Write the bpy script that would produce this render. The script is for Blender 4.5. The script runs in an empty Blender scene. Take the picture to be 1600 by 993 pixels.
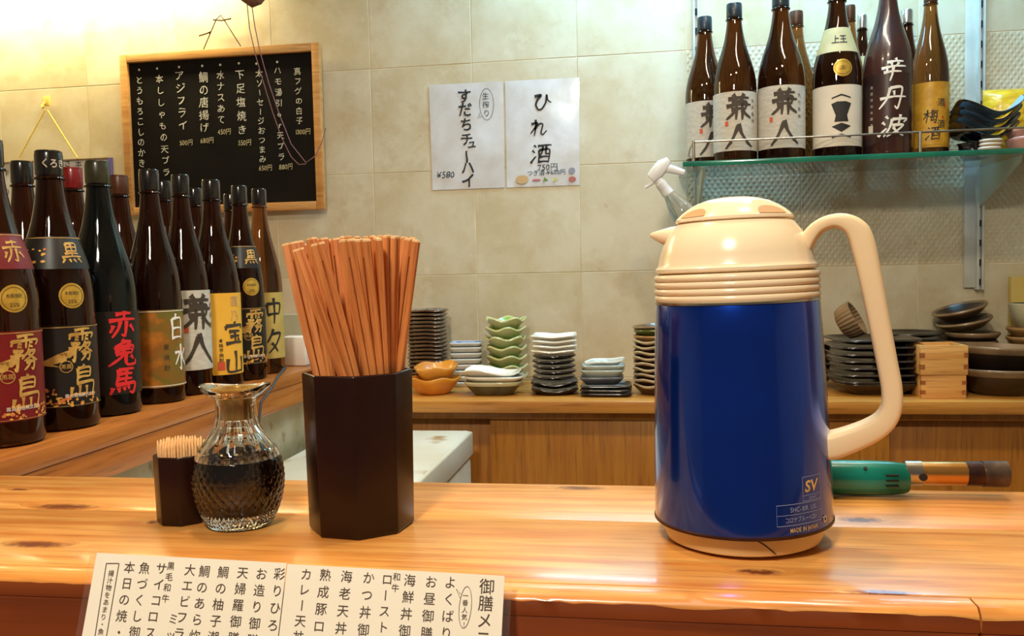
import bpy, bmesh, math, random
from mathutils import Vector, Matrix, noise
random.seed(7)
PI = math.pi
SC = bpy.context.scene
COL = SC.collection
def rgb(r, g, b):
    f = lambda c: (c/255/12.92) if c/255 <= 0.04045 else ((c/255+0.055)/1.055)**2.4
    return (f(r), f(g), f(b), 1.0)

# ------------------------------------------------------------------ camera (metres; X along the back wall, Y towards it, Z up; bar top is z = 0)
FOC, CX, CY = 1356.0, 800.0, 496.5
AY = Vector((210, -80, FOC)).normalized()
AX = Vector((8700, -118.5, -FOC)); AX = (AX - AX.dot(AY)*AY).normalized()
AZ = -AX.cross(AY) if AX.cross(AY).y > 0 else AX.cross(AY)
EYE = Vector((0, 0, 0.2))
cam = bpy.data.objects.new('camera', bpy.data.cameras.new('camera')); COL.objects.link(cam)
cam.data.sensor_width = 36; cam.data.lens = FOC/1600*36; cam.data.clip_start = 0.02
cr, cu, cb = (Vector((AX[0], AY[0], AZ[0])), Vector((-AX[1], -AY[1], -AZ[1])), Vector((-AX[2], -AY[2], -AZ[2])))
m4 = Matrix((cr, cu, cb)).transposed().to_4x4(); m4.translation = EYE
cam.matrix_world = m4
SC.camera = cam
def ray(px, py):
    d = Vector(((px-CX)/FOC, (py-CY)/FOC, 1.0))
    return Vector((AX.dot(d), AY.dot(d), AZ.dot(d)))
def at_y(px, py, Y):
    r = ray(px, py); return EYE + r*(Y/r.y)
def at_z(px, py, z):
    r = ray(px, py); return EYE + r*((z-EYE.z)/r.z)

# ------------------------------------------------------------------ world, lights, exposure
SC.view_settings.view_transform = 'Standard'; SC.view_settings.look = 'None'
SC.view_settings.exposure = -0.12; SC.view_settings.gamma = 1.0
W = bpy.data.worlds.new('room_air'); SC.world = W; W.use_nodes = True
W.node_tree.nodes['Background'].inputs[0].default_value = (1.0, 0.88, 0.72, 1)
W.node_tree.nodes['Background'].inputs[1].default_value = 0.12
def area(name, loc, target, sx, sy, power, color, spread=PI):
    l = bpy.data.lights.new(name, 'AREA'); l.shape = 'RECTANGLE'; l.size = sx; l.size_y = sy
    l.energy = power; l.color = color; l.spread = spread
    o = bpy.data.objects.new(name, l); COL.objects.link(o); o.location = loc
    o.rotation_euler = (Vector(target)-Vector(loc)).to_track_quat('-Z', 'Y').to_euler()
    return o
WARM, NEUT, COOL = (1.0, 0.83, 0.58), (1.0, 0.91, 0.76), (0.66, 0.88, 1.0)
area('ceiling_lamp_bar_left', (-0.45, 0.95, 1.45), (-0.45, 0.8, 0), 0.14, 0.14, 8.5, WARM)
area('ceiling_lamp_bar_right', (0.30, 0.92, 1.45), (0.25, 0.75, 0), 0.14, 0.14, 10, WARM)
area('ceiling_lamp_kitchen', (0.15, 1.75, 1.45), (-0.2, 1.95, 0), 0.08, 1.0, 11, NEUT)
area('ceiling_lamp_guests', (-0.25, -0.42, 1.32), (-0.15, 0.45, 0), 0.2, 0.2, 27, NEUT)
area('wall_lamp_warm', (-1.75, 2.40, 1.12), (-1.75, 2.47, 0.0), 1.1, 0.05, 13, (1.0, 0.86, 0.46))
area('wall_lamp_cool', (0.25, 2.25, 1.38), (0.3, 2.5, 0.5), 1.3, 0.10, 27, (0.25, 0.67, 1.0))

# ------------------------------------------------------------------ materials
def mat(name, c1, c2=None, scale=8.0, stretch=(1, 1, 1), rough=0.5, metal=0.0, trans=0.0, ior=1.45, coat=0.0, bump=0.0, bscale=None,
        lo=0.35, hi=0.65, detail=4.0, c3=None, scale3=3.0, lo3=0.6, hi3=0.75, coords='Object', spec=0.5, dist=0.0):
    m = bpy.data.materials.new(name); m.use_nodes = True; nt = m.node_tree; N = nt.nodes; L = nt.links
    b = N['Principled BSDF']
    b.inputs['Roughness'].default_value = rough; b.inputs['Metallic'].default_value = metal
    b.inputs['Transmission Weight'].default_value = trans; b.inputs['IOR'].default_value = ior
    b.inputs['Coat Weight'].default_value = coat; b.inputs['Coat Roughness'].default_value = 0.06
    b.inputs['Base Color'].default_value = c1; b.inputs['Specular IOR Level'].default_value = spec
    if c2 is None and bump == 0 and c3 is None: return m
    tc = N.new('ShaderNodeTexCoord'); mp = N.new('ShaderNodeMapping'); mp.inputs['Scale'].default_value = stretch
    if coords == 'World':
        g = N.new('ShaderNodeNewGeometry'); L.new(g.outputs['Position'], mp.inputs['Vector'])
    else: L.new(tc.outputs[coords], mp.inputs['Vector'])
    def nz(s, d=detail):
        n = N.new('ShaderNodeTexNoise'); n.inputs['Scale'].default_value = s; n.inputs['Detail'].default_value = d
        n.inputs['Distortion'].default_value = dist
        L.new(mp.outputs['Vector'], n.inputs['Vector']); return n
    def mr(src, a, z):
        r = N.new('ShaderNodeMapRange'); r.inputs['From Min'].default_value = a; r.inputs['From Max'].default_value = z
        L.new(src, r.inputs['Value']); return r.outputs[0]
    out = None
    n1 = nz(scale)
    if c2 is not None:
        mx = N.new('ShaderNodeMix'); mx.data_type = 'RGBA'; mx.inputs[6].default_value = c1; mx.inputs[7].default_value = c2
        L.new(mr(n1.outputs['Fac'], lo, hi), mx.inputs[0]); out = mx.outputs[2]
    if c3 is not None:
        mx = N.new('ShaderNodeMix'); mx.data_type = 'RGBA'; mx.inputs[7].default_value = c3
        if out: L.new(out, mx.inputs[6])
        else: mx.inputs[6].default_value = c1
        L.new(mr(nz(scale3).outputs['Fac'], lo3, hi3), mx.inputs[0]); out = mx.outputs[2]
    if out: L.new(out, b.inputs['Base Color'])
    if bump:
        bp = N.new('ShaderNodeBump'); bp.inputs['Strength'].default_value = bump; bp.inputs['Distance'].default_value = 0.002
        L.new(nz(bscale or scale).outputs['Fac'], bp.inputs['Height']); L.new(bp.outputs[0], b.inputs['Normal'])
    return m

def wood(name, c1, c2, axis='X', fine=60.0, rough=0.35, coat=0.3, knots=(), knot_col=None, c3=None, bump=0.05, coords='World'):
    """plank wood: long streaks along the axis, soft growth bands, optional dark knots at world places (x, y, rx, ry)"""
    m = bpy.data.materials.new(name); m.use_nodes = True; nt = m.node_tree; N = nt.nodes; L = nt.links
    b = N['Principled BSDF']; b.inputs['Roughness'].default_value = rough; b.inputs['Coat Weight'].default_value = coat; b.inputs['Coat Roughness'].default_value = 0.12
    if coords == 'World': src = N.new('ShaderNodeNewGeometry').outputs['Position']
    else: src = N.new('ShaderNodeTexCoord').outputs['Object']
    mp = N.new('ShaderNodeMapping'); L.new(src, mp.inputs['Vector'])
    mp.inputs['Scale'].default_value = {'X': (0.06, 1, 1), 'Y': (1, 0.06, 1), 'Z': (1, 1, 0.06)}[axis]
    def mixc(a, z, f):
        mx = N.new('ShaderNodeMix'); mx.data_type = 'RGBA'
        for s, v in ((6, a), (7, z)):
            if isinstance(v, tuple): mx.inputs[s].default_value = v
            else: L.new(v, mx.inputs[s])
        L.new(f, mx.inputs[0]); return mx.outputs[2]
    def mr(v, a, z, o0=0.0, o1=1.0):
        r = N.new('ShaderNodeMapRange'); r.inputs[1].default_value = a; r.inputs[2].default_value = z
        r.inputs[3].default_value = o0; r.inputs[4].default_value = o1; L.new(v, r.inputs[0]); return r.outputs[0]
    kf = None
    for (kx, ky, rx, ry) in knots:
        s = N.new('ShaderNodeVectorMath'); s.operation = 'SUBTRACT'; s.inputs[1].default_value = (kx, ky, 0); L.new(src, s.inputs[0])
        q = N.new('ShaderNodeVectorMath'); q.operation = 'MULTIPLY'; q.inputs[1].default_value = (1/rx, 1/ry, 0); L.new(s.outputs[0], q.inputs[0])
        ln = N.new('ShaderNodeVectorMath'); ln.operation = 'LENGTH'; L.new(q.outputs[0], ln.inputs[0])
        v = mr(ln.outputs['Value'], 0.0, 1.6, 1.0, 0.0)
        if kf is None: kf = v
        else:
            a = N.new('ShaderNodeMath'); a.operation = 'MAXIMUM'; L.new(kf, a.inputs[0]); L.new(v, a.inputs[1]); kf = a.outputs[0]
    vec = mp.outputs['Vector']
    if kf is not None:
        cs = N.new('ShaderNodeCombineXYZ')
        pw = N.new('ShaderNodeMath'); pw.operation = 'MULTIPLY'; pw.inputs[1].default_value = 0.03; L.new(kf, pw.inputs[0])
        L.new(pw.outputs[0], cs.inputs[1]); ad = N.new('ShaderNodeVectorMath'); L.new(vec, ad.inputs[0]); L.new(cs.outputs[0], ad.inputs[1]); vec = ad.outputs[0]
    n1 = N.new('ShaderNodeTexNoise'); n1.inputs['Scale'].default_value = fine; n1.inputs['Detail'].default_value = 5; L.new(vec, n1.inputs['Vector'])
    n2 = N.new('ShaderNodeTexNoise'); n2.inputs['Scale'].default_value = fine*3.2; n2.inputs['Detail'].default_value = 3; L.new(vec, n2.inputs['Vector'])
    col = mixc(c1, c2, mr(n1.outputs['Fac'], 0.36, 0.68))
    dk = tuple(v*0.5 for v in c2[:3])+(1,)
    col = mixc(col, dk, mr(n2.outputs['Fac'], 0.54, 0.76, 0.0, 0.7))
    if c3 is not None:
        n3 = N.new('ShaderNodeTexNoise'); n3.inputs['Scale'].default_value = 4; L.new(src, n3.inputs['Vector'])
        col = mixc(col, c3, mr(n3.outputs['Fac'], 0.5, 0.75, 0, 0.7))
    if kf is not None:
        n4 = N.new('ShaderNodeTexNoise'); n4.inputs['Scale'].default_value = 180; L.new(src, n4.inputs['Vector'])
        a = N.new('ShaderNodeMath'); a.operation = 'MULTIPLY'; L.new(kf, a.inputs[0]); L.new(mr(n4.outputs['Fac'], 0.3, 0.6, 0.75, 1.2), a.inputs[1])
        col = mixc(col, knot_col, mr(a.outputs[0], 0.28, 0.75))
    L.new(col, b.inputs['Base Color'])
    if bump:
        bp = N.new('ShaderNodeBump'); bp.inputs['Strength'].default_value = bump; bp.inputs['Distance'].default_value = 0.001
        L.new(n2.outputs['Fac'], bp.inputs['Height']); L.new(bp.outputs[0], b.inputs['Normal'])
    return m

def tile_mat(name, embossed=False):
    m = bpy.data.materials.new(name); m.use_nodes = True; nt = m.node_tree; N = nt.nodes; L = nt.links
    b = N['Principled BSDF']; b.inputs['Roughness'].default_value = 0.38; b.inputs['Specular IOR Level'].default_value = 0.35
    g = N.new('ShaderNodeNewGeometry'); oi = N.new('ShaderNodeObjectInfo')
    sh = N.new('ShaderNodeVectorMath'); L.new(g.outputs['Position'], sh.inputs[0])
    sc = N.new('ShaderNodeVectorMath'); sc.operation = 'SCALE'; sc.inputs[0].default_value = (7, 3, 5); L.new(oi.outputs['Random'], sc.inputs['Scale'])
    L.new(sc.outputs[0], sh.inputs[1])
    def nz(s, d, vec=sh.outputs[0]):
        n = N.new('ShaderNodeTexNoise'); n.inputs['Scale'].default_value = s; n.inputs['Detail'].default_value = d; n.inputs['Roughness'].default_value = 0.65
        L.new(vec, n.inputs['Vector']); return n.outputs['Fac']
    def mr(v, a, z, o0=0.0, o1=1.0):
        r = N.new('ShaderNodeMapRange'); r.inputs[1].default_value = a; r.inputs[2].default_value = z; r.inputs[3].default_value = o0; r.inputs[4].default_value = o1
        L.new(v, r.inputs[0]); return r.outputs[0]
    def mix(a, z, f):
        mx = N.new('ShaderNodeMix'); mx.data_type = 'RGBA'
        for s, v in ((6, a), (7, z)):
            if isinstance(v, tuple): mx.inputs[s].default_value = v
            else: L.new(v, mx.inputs[s])
        L.new(f, mx.inputs[0]); return mx.outputs[2]
    c = mix(rgb(216, 205, 178), rgb(201, 184, 148), mr(nz(5, 6), 0.38, 0.62))
    c = mix(c, rgb(178, 146, 98), mr(nz(9, 8), 0.56, 0.80, 0, 0.6))
    c = mix(c, rgb(226, 219, 196), mr(nz(14, 6), 0.58, 0.75, 0, 0.6))
    if not embossed: c = mix(c, rgb(150, 112, 66), mr(nz(26, 8), 0.66, 0.80, 0, 0.55))
    L.new(c, b.inputs['Base Color'])
    bp = N.new('ShaderNodeBump'); bp.inputs['Distance'].default_value = 0.002; bp.inputs['Strength'].default_value = 0.12
    L.new(nz(60, 5), bp.inputs['Height'])
    nrm = bp.outputs[0]
    if embossed:
        hs = []
        for ang in (0.62, -0.62):
            mp = N.new('ShaderNodeMapping'); mp.inputs['Rotation'].default_value = (0, ang, 0); L.new(g.outputs['Position'], mp.inputs['Vector'])
            w = N.new('ShaderNodeTexWave'); w.inputs['Scale'].default_value = 24; w.inputs['Distortion'].default_value = 0.6; w.inputs['Detail'].default_value = 0
            L.new(mp.outputs['Vector'], w.inputs['Vector']); hs.append(w.outputs['Fac'])
        mu = N.new('ShaderNodeMath'); mu.operation = 'MULTIPLY'; L.new(hs[0], mu.inputs[0]); L.new(hs[1], mu.inputs[1])
        b2 = N.new('ShaderNodeBump'); b2.inputs['Distance'].default_value = 0.004; b2.inputs['Strength'].default_value = 0.4
        L.new(mu.outputs[0], b2.inputs['Height']); L.new(nrm, b2.inputs['Normal']); nrm = b2.outputs[0]
    L.new(nrm, b.inputs['Normal'])
    return m

M = {}
M['tile'] = tile_mat('wall_tile'); M['tile_emb'] = tile_mat('embossed_wall_tile', True)
M['grout'] = mat('grout', rgb(236, 226, 200), rgb(200, 184, 146), 5, rough=0.9)
M['plaster'] = mat('plaster', rgb(210, 200, 175), rgb(195, 182, 155), 6, rough=0.9)
M['floor'] = mat('floor_concrete', rgb(110, 100, 90), rgb(90, 82, 74), 5, rough=0.8)
pine_knots = []
for (px, py, rx, ry) in ((905, 762, .022, .007), (100, 791, .032, .009), (55, 850, .030, .008), (1345, 812, .016, .008), (1185, 893, .016, .006), (30, 764, .010, .004), (240, 815, .006, .006), (1380, 925, .02, .004)):
    k = at_z(px, py, 0); pine_knots.append((k.x, k.y, rx, ry))
M['pine'] = wood('pine_counter', rgb(238, 172, 90), rgb(208, 124, 50), 'X', 85, 0.33, 0.35, pine_knots, rgb(120, 56, 26), c3=rgb(224, 144, 66))
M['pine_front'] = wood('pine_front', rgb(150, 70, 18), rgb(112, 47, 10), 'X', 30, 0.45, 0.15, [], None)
M['ledge'] = wood('ledge_wood', rgb(190, 116, 48), rgb(158, 86, 30), 'Y', 50, 0.4, 0.25)
M['worktop'] = wood('worktop_wood', rgb(206, 146, 66), rgb(184, 118, 46), 'X', 45, 0.42, 0.2)
M['cabinet'] = wood('cabinet_wood', rgb(190, 124, 36), rgb(170, 104, 25), 'Z', 55, 0.45, 0.15)
M['frame'] = wood('frame_wood', rgb(214, 158, 90), rgb(192, 130, 66), 'X', 60, 0.45, 0.1)
M['chop'] = wood('chopstick_wood', rgb(220, 142, 76), rgb(184, 102, 46), 'Z', 190, 0.55, 0.0, coords='Object')
M['chop_end'] = mat('chopstick_cut_end', rgb(240, 196, 140), rgb(214, 158, 100), 300, rough=0.7)
M['pick'] = mat('toothpick_wood', rgb(248, 206, 146), rgb(232, 180, 118), 200, rough=0.6)
M['masu'] = wood('masu_cypress', rgb(232, 178, 104), rgb(212, 150, 78), 'X', 70, 0.55, 0.0)
M['masu_end'] = mat('masu_end_grain', rgb(176, 108, 50), rgb(140, 80, 36), 200, rough=0.7)
M['marble'] = mat('marble_panel', rgb(206, 198, 172), rgb(176, 160, 122), 9, rough=0.4, c3=rgb(150, 128, 84), scale3=22, lo3=0.58, hi3=0.72, coords='World', detail=8)
M['freezer'] = mat('freezer_enamel', rgb(228, 224, 208), rgb(216, 208, 186), 5, rough=0.4, c3=rgb(176, 140, 92), scale3=9, lo3=0.57, hi3=0.68, coords='World', detail=6)
M['freezer_side'] = mat('freezer_trim', rgb(226, 218, 196), rgb(206, 192, 160), 6, rough=0.45, c3=rgb(190, 150, 100), scale3=14, lo3=0.64, hi3=0.74, coords='World')
M['lacquer'] = mat('brown_lacquer', rgb(38, 12, 6), rgb(30, 9, 4), 20, rough=0.32, coat=0.08, spec=0.35)
M['lacquer_red'] = mat('red_lacquer', rgb(150, 34, 22), rgb(130, 26, 16), 20, rough=0.35)
M['cream'] = mat('cream_plastic', rgb(250, 226, 188), rgb(247, 220, 180), 6, rough=0.2, coat=0.4)
M['cream_shade'] = mat('cream_plastic_shaded', rgb(204, 156, 100), rgb(196, 148, 92), 6, rough=0.4)  # the lid's cream darkened: shade of the finger recesses put into the colour
M['cream_base'] = mat('worn_cream_plastic', rgb(240, 206, 150), rgb(226, 186, 126), 8, rough=0.35, c3=rgb(196, 130, 60), scale3=16, lo3=0.62, hi3=0.74)
M['handle'] = mat('handle_plastic', rgb(248, 222, 180), rgb(238, 204, 156), 9, stretch=(1, 1, 0.15), rough=0.38, lo=0.3, hi=0.75)
M['blue'] = mat('blue_enamel_steel', rgb(3, 66, 190), rgb(2, 58, 176), 12, rough=0.2, metal=0.82, coat=0.8)
M['blue_print'] = mat('pale_print', rgb(150, 160, 190), rough=0.5)
M['gold_print'] = mat('gold_print', rgb(226, 196, 130), rgb(196, 160, 92), 60, rough=0.4, metal=0.3)
M['crack'] = mat('crack_line', rgb(40, 24, 14), rough=0.9)
M['steel'] = mat('steel', rgb(205, 200, 188), rgb(186, 180, 168), 20, rough=0.25, metal=1.0)
M['hole_shade'] = mat('dark_hole_shade', rgb(30, 28, 26), rough=0.7)  # near-black solid pieces stand for the shade inside slots and holes
M['standard'] = mat('shelf_standard_steel', rgb(206, 208, 200), rgb(192, 194, 186), 20, rough=0.5, metal=0.1)
M['brown_glass'] = mat('brown_glass', (0.11, 0.028, 0.006, 1), rough=0.03, trans=0.93, ior=1.45)
M['dark_glass'] = mat('dark_brown_glass', (0.055, 0.013, 0.004, 1), rough=0.03, trans=0.85, ior=1.45)
M['green_black_glass'] = mat('green_black_glass', (0.005, 0.006, 0.006, 1), rough=0.05, trans=0.3, ior=1.45)
M['amber_glass'] = mat('amber_glass', (0.32, 0.12, 0.03, 1), rough=0.04, trans=0.93, ior=1.45)
M['smoke_glass'] = mat('smoky_blue_glass', rgb(42, 34, 40), rgb(70, 36, 24), 9, stretch=(1, 1, 1), rough=0.25, coat=0.5)
M['clear_glass'] = mat('clear_glass', (1, 1, 1, 1), rough=0.0, trans=1.0, ior=1.47)
M['clear_plastic'] = mat('clear_plastic', (0.93, 0.96, 0.98, 1), rough=0.06, trans=0.96, ior=1.2)
M['shelf_glass'] = mat('shelf_glass', (0.86, 0.96, 0.91, 1), rough=0.02, trans=1.0, ior=1.45)
M['shelf_edge'] = mat('green_glass_edge', rgb(40, 128, 104), rgb(22, 100, 82), 30, stretch=(0.3, 1, 1), rough=0.15, coat=0.4)
M['frost_glass'] = mat('frosted_glass', (0.84, 0.93, 0.82, 1), rough=0.35, trans=0.75, ior=1.4)
M['soy'] = mat('soy_sauce', (0.012, 0.005, 0.003, 1), rough=0.05, coat=0.3)
M['gold_plug'] = mat('amber_plug', rgb(222, 178, 96), rgb(190, 140, 60), 60, rough=0.22, metal=0.55)
M['cap_black'] = mat('black_cap', rgb(22, 18, 17), rgb(32, 27, 24), 60, rough=0.2, coat=0.6)
M['cap_navy'] = mat('navy_cap', rgb(28, 40, 48), rgb(36, 50, 58), 60, rough=0.35, coat=0.2)
M['cap_red'] = mat('red_cap', rgb(130, 22, 22), rgb(104, 14, 16), 60, rough=0.3, coat=0.4)
M['cap_brown'] = mat('brown_cap', rgb(84, 44, 22), rgb(66, 34, 16), 60, rough=0.35)
M['cap_silver'] = mat('silver_cap', rgb(214, 214, 208), rgb(190, 190, 184), 40, rough=0.25, metal=0.9)
M['cap_green'] = mat('olive_black_cap', rgb(40, 38, 24), rgb(54, 50, 30), 60, rough=0.3, coat=0.4)
def paper(n, a, b_, **k): M[n] = mat(n, rgb(*a), rgb(*b_), k.pop('scale', 12), rough=k.pop('rough', 0.6), **k)
paper('label_grey', (204, 197, 184), (188, 180, 166), scale=60, stretch=(1, 1, 3))
paper('label_black', (34, 30, 28), (26, 22, 21), rough=0.4)
paper('label_red', (126, 24, 28), (104, 16, 22), rough=0.4)
paper('label_yellow', (238, 182, 66), (228, 168, 52), rough=0.5)
paper('label_khaki', (196, 168, 92), (178, 148, 76), rough=0.5)
paper('label_gold', (214, 162, 52), (190, 134, 34), rough=0.45, scale=40)
paper('label_white', (228, 216, 196), (216, 202, 180), rough=0.5)
paper('label_pale', (206, 190, 140), (186, 168, 116), rough=0.5)
paper('label_picture', (150, 84, 30), (92, 104, 44), rough=0.35, scale=14, c3=rgb(186, 110, 36), scale3=30, lo3=0.5, hi3=0.66)
paper('label_smoke', (64, 34, 26), (40, 26, 26), rough=0.35)
paper('sticker_gold', (216, 176, 76), (190, 146, 50), rough=0.35, metal=0.4, scale=90)
paper('ink', (38, 34, 32), (30, 26, 24))
paper('ink_menu', (92, 76, 62), (74, 58, 48))
paper('ink_brown', (70, 58, 46), (60, 50, 40))
paper('ink_red', (224, 44, 44), (206, 32, 34))
paper('ink_seal', (206, 90, 60), (196, 74, 50))
paper('ink_white', (240, 236, 226), (224, 220, 210))
paper('ink_gold', (206, 164, 84), (170, 124, 54), scale=60)
paper('ink_pale', (206, 196, 176), (180, 168, 148))
paper('ink_flower', (196, 96, 50), (222, 178, 80), scale=160)
paper('chalk', (226, 222, 206), (190, 186, 172), scale=260, rough=0.9)
paper('chalk_cream', (216, 204, 160), (180, 168, 128), scale=260, rough=0.9)
paper('board', (15, 12, 10), (24, 19, 15), scale=7, rough=0.6, detail=6, spec=0.15)
paper('sheet', (222, 220, 222), (202, 194, 186), scale=8, rough=0.28, bump=0.6, bscale=14, coat=0.35)
paper('menu_paper', (255, 246, 226), (252, 242, 218), rough=0.45)
M['laminate'] = mat('laminate_film', (1.0, 0.97, 0.9, 1), rough=0.12, trans=0.97, ior=1.12)
paper('tan_ink', (206, 170, 120), (196, 156, 104)); paper('green_ink', (110, 140, 60), (100, 130, 50)); paper('grey_ink', (150, 150, 160), (140, 140, 150)); paper('rose_ink', (190, 110, 100), (180, 100, 90)); paper('yellow_ink', (214, 200, 100), (200, 186, 90))
def glaze(n, a, b_, rough=0.18, scale=14, **k): M[n] = mat(n, rgb(*a), rgb(*b_), scale, rough=rough, coat=k.pop('coat', 0.35), **k)
glaze('g_brown', (58, 38, 28), (42, 28, 22)); glaze('g_brown_rim', (120, 92, 66), (86, 60, 40))
glaze('g_grey_top', (150, 146, 138), (96, 86, 76), scale=30)
glaze('g_bluewhite', (222, 224, 220), (206, 210, 206)); glaze('g_blue', (60, 88, 160), (150, 170, 206), scale=40, lo=0.4, hi=0.55)
glaze('g_palegreen', (216, 214, 160), (196, 198, 136)); glaze('g_green', (104, 158, 40), (142, 184, 70))
glaze('g_white', (240, 236, 224), (232, 226, 212)); glaze('g_black', (11, 10, 10), (18, 15, 14), coat=0.1); glaze('g_black_rim', (70, 62, 56), (30, 26, 24), coat=0.1)
glaze('g_slate', (58, 60, 70), (30, 28, 30), scale=50, c3=rgb(120, 124, 138), scale3=70)
glaze('g_orange', (226, 156, 58), (212, 138, 44), rough=0.3); glaze('g_cream', (206, 200, 168), (186, 180, 144)); glaze('g_olive', (96, 94, 70), (70, 70, 54), scale=20)
glaze('g_greypattern', (122, 124, 120), (150, 152, 148), scale=60, rough=0.4); glaze('g_celadon', (192, 202, 196), (176, 188, 184)); glaze('g_greyblue', (104, 110, 120), (86, 92, 104))
glaze('g_stripe', (72, 50, 38), (52, 36, 28)); glaze('g_stripe_rim', (204, 186, 154), (170, 148, 116)); glaze('g_mossgreen', (90, 96, 36), (70, 78, 28)); glaze('g_tan', (180, 140, 86), (150, 110, 62), rough=0.4)
glaze('g_clay', (104, 80, 58), (78, 58, 42), rough=0.4); glaze('g_clay_rim', (150, 124, 92), (118, 92, 64), rough=0.35); glaze('g_darkbowl', (58, 44, 34), (42, 32, 26), rough=0.28)
glaze('g_gloss_black', (12, 14, 26), (18, 20, 34), rough=0.06, coat=1.0); glaze('g_iceblue', (178, 208, 222), (150, 190, 210), rough=0.1)
glaze('g_pink', (222, 172, 158), (210, 150, 136), rough=0.4); glaze('g_beige', (214, 190, 150), (198, 170, 128), rough=0.4)
M['yellow_wrap'] = mat('yellow_crinkled_wrap', rgb(240, 190, 40), rgb(214, 156, 20), 22, stretch=(1, 1, 3), rough=0.3, coat=0.4, bump=1.0, bscale=30)
M['yellow_card'] = mat('yellow_card', rgb(206, 176, 92), rgb(196, 164, 80), 10, rough=0.6)
M['white_plastic'] = mat('white_plastic', rgb(236, 236, 236), rgb(226, 226, 228), 10, rough=0.35)
M['box_white'] = mat('white_box_plastic', rgb(234, 224, 212), rgb(222, 212, 200), 10, rough=0.4)
M['cable'] = mat('black_cable', rgb(60, 56, 56), rough=0.5)
M['twine'] = mat('brown_twine', rgb(96, 66, 36), rgb(70, 46, 24), 200, rough=0.9)
M['yellow_string'] = mat('yellow_string', rgb(238, 208, 110), rgb(224, 190, 90), 200, rough=0.8)
M['pink_cord'] = mat('pink_cord', rgb(150, 104, 108), rgb(126, 84, 88), 200, rough=0.8)
M['knob'] = mat('pull_knob', rgb(128, 84, 62), rgb(96, 60, 44), 80, rough=0.5)
M['teal'] = mat('teal_plastic', rgb(8, 124, 104), rgb(6, 106, 92), 10, rough=0.25, coat=0.4)
M['brass'] = mat('heat_stained_brass', rgb(226, 194, 136), rgb(196, 142, 74), 26, stretch=(0.5, 1, 1), rough=0.28, metal=0.9, c3=rgb(110, 56, 20), scale3=40, lo3=0.6, hi3=0.72)
M['burnt'] = mat('burnt_steel', rgb(96, 78, 62), rgb(66, 50, 42), 60, rough=0.5, metal=0.6)
M['burnt_dark'] = mat('dark_burnt_steel', rgb(58, 36, 32), rgb(84, 52, 34), 40, rough=0.4, metal=0.7)

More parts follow.
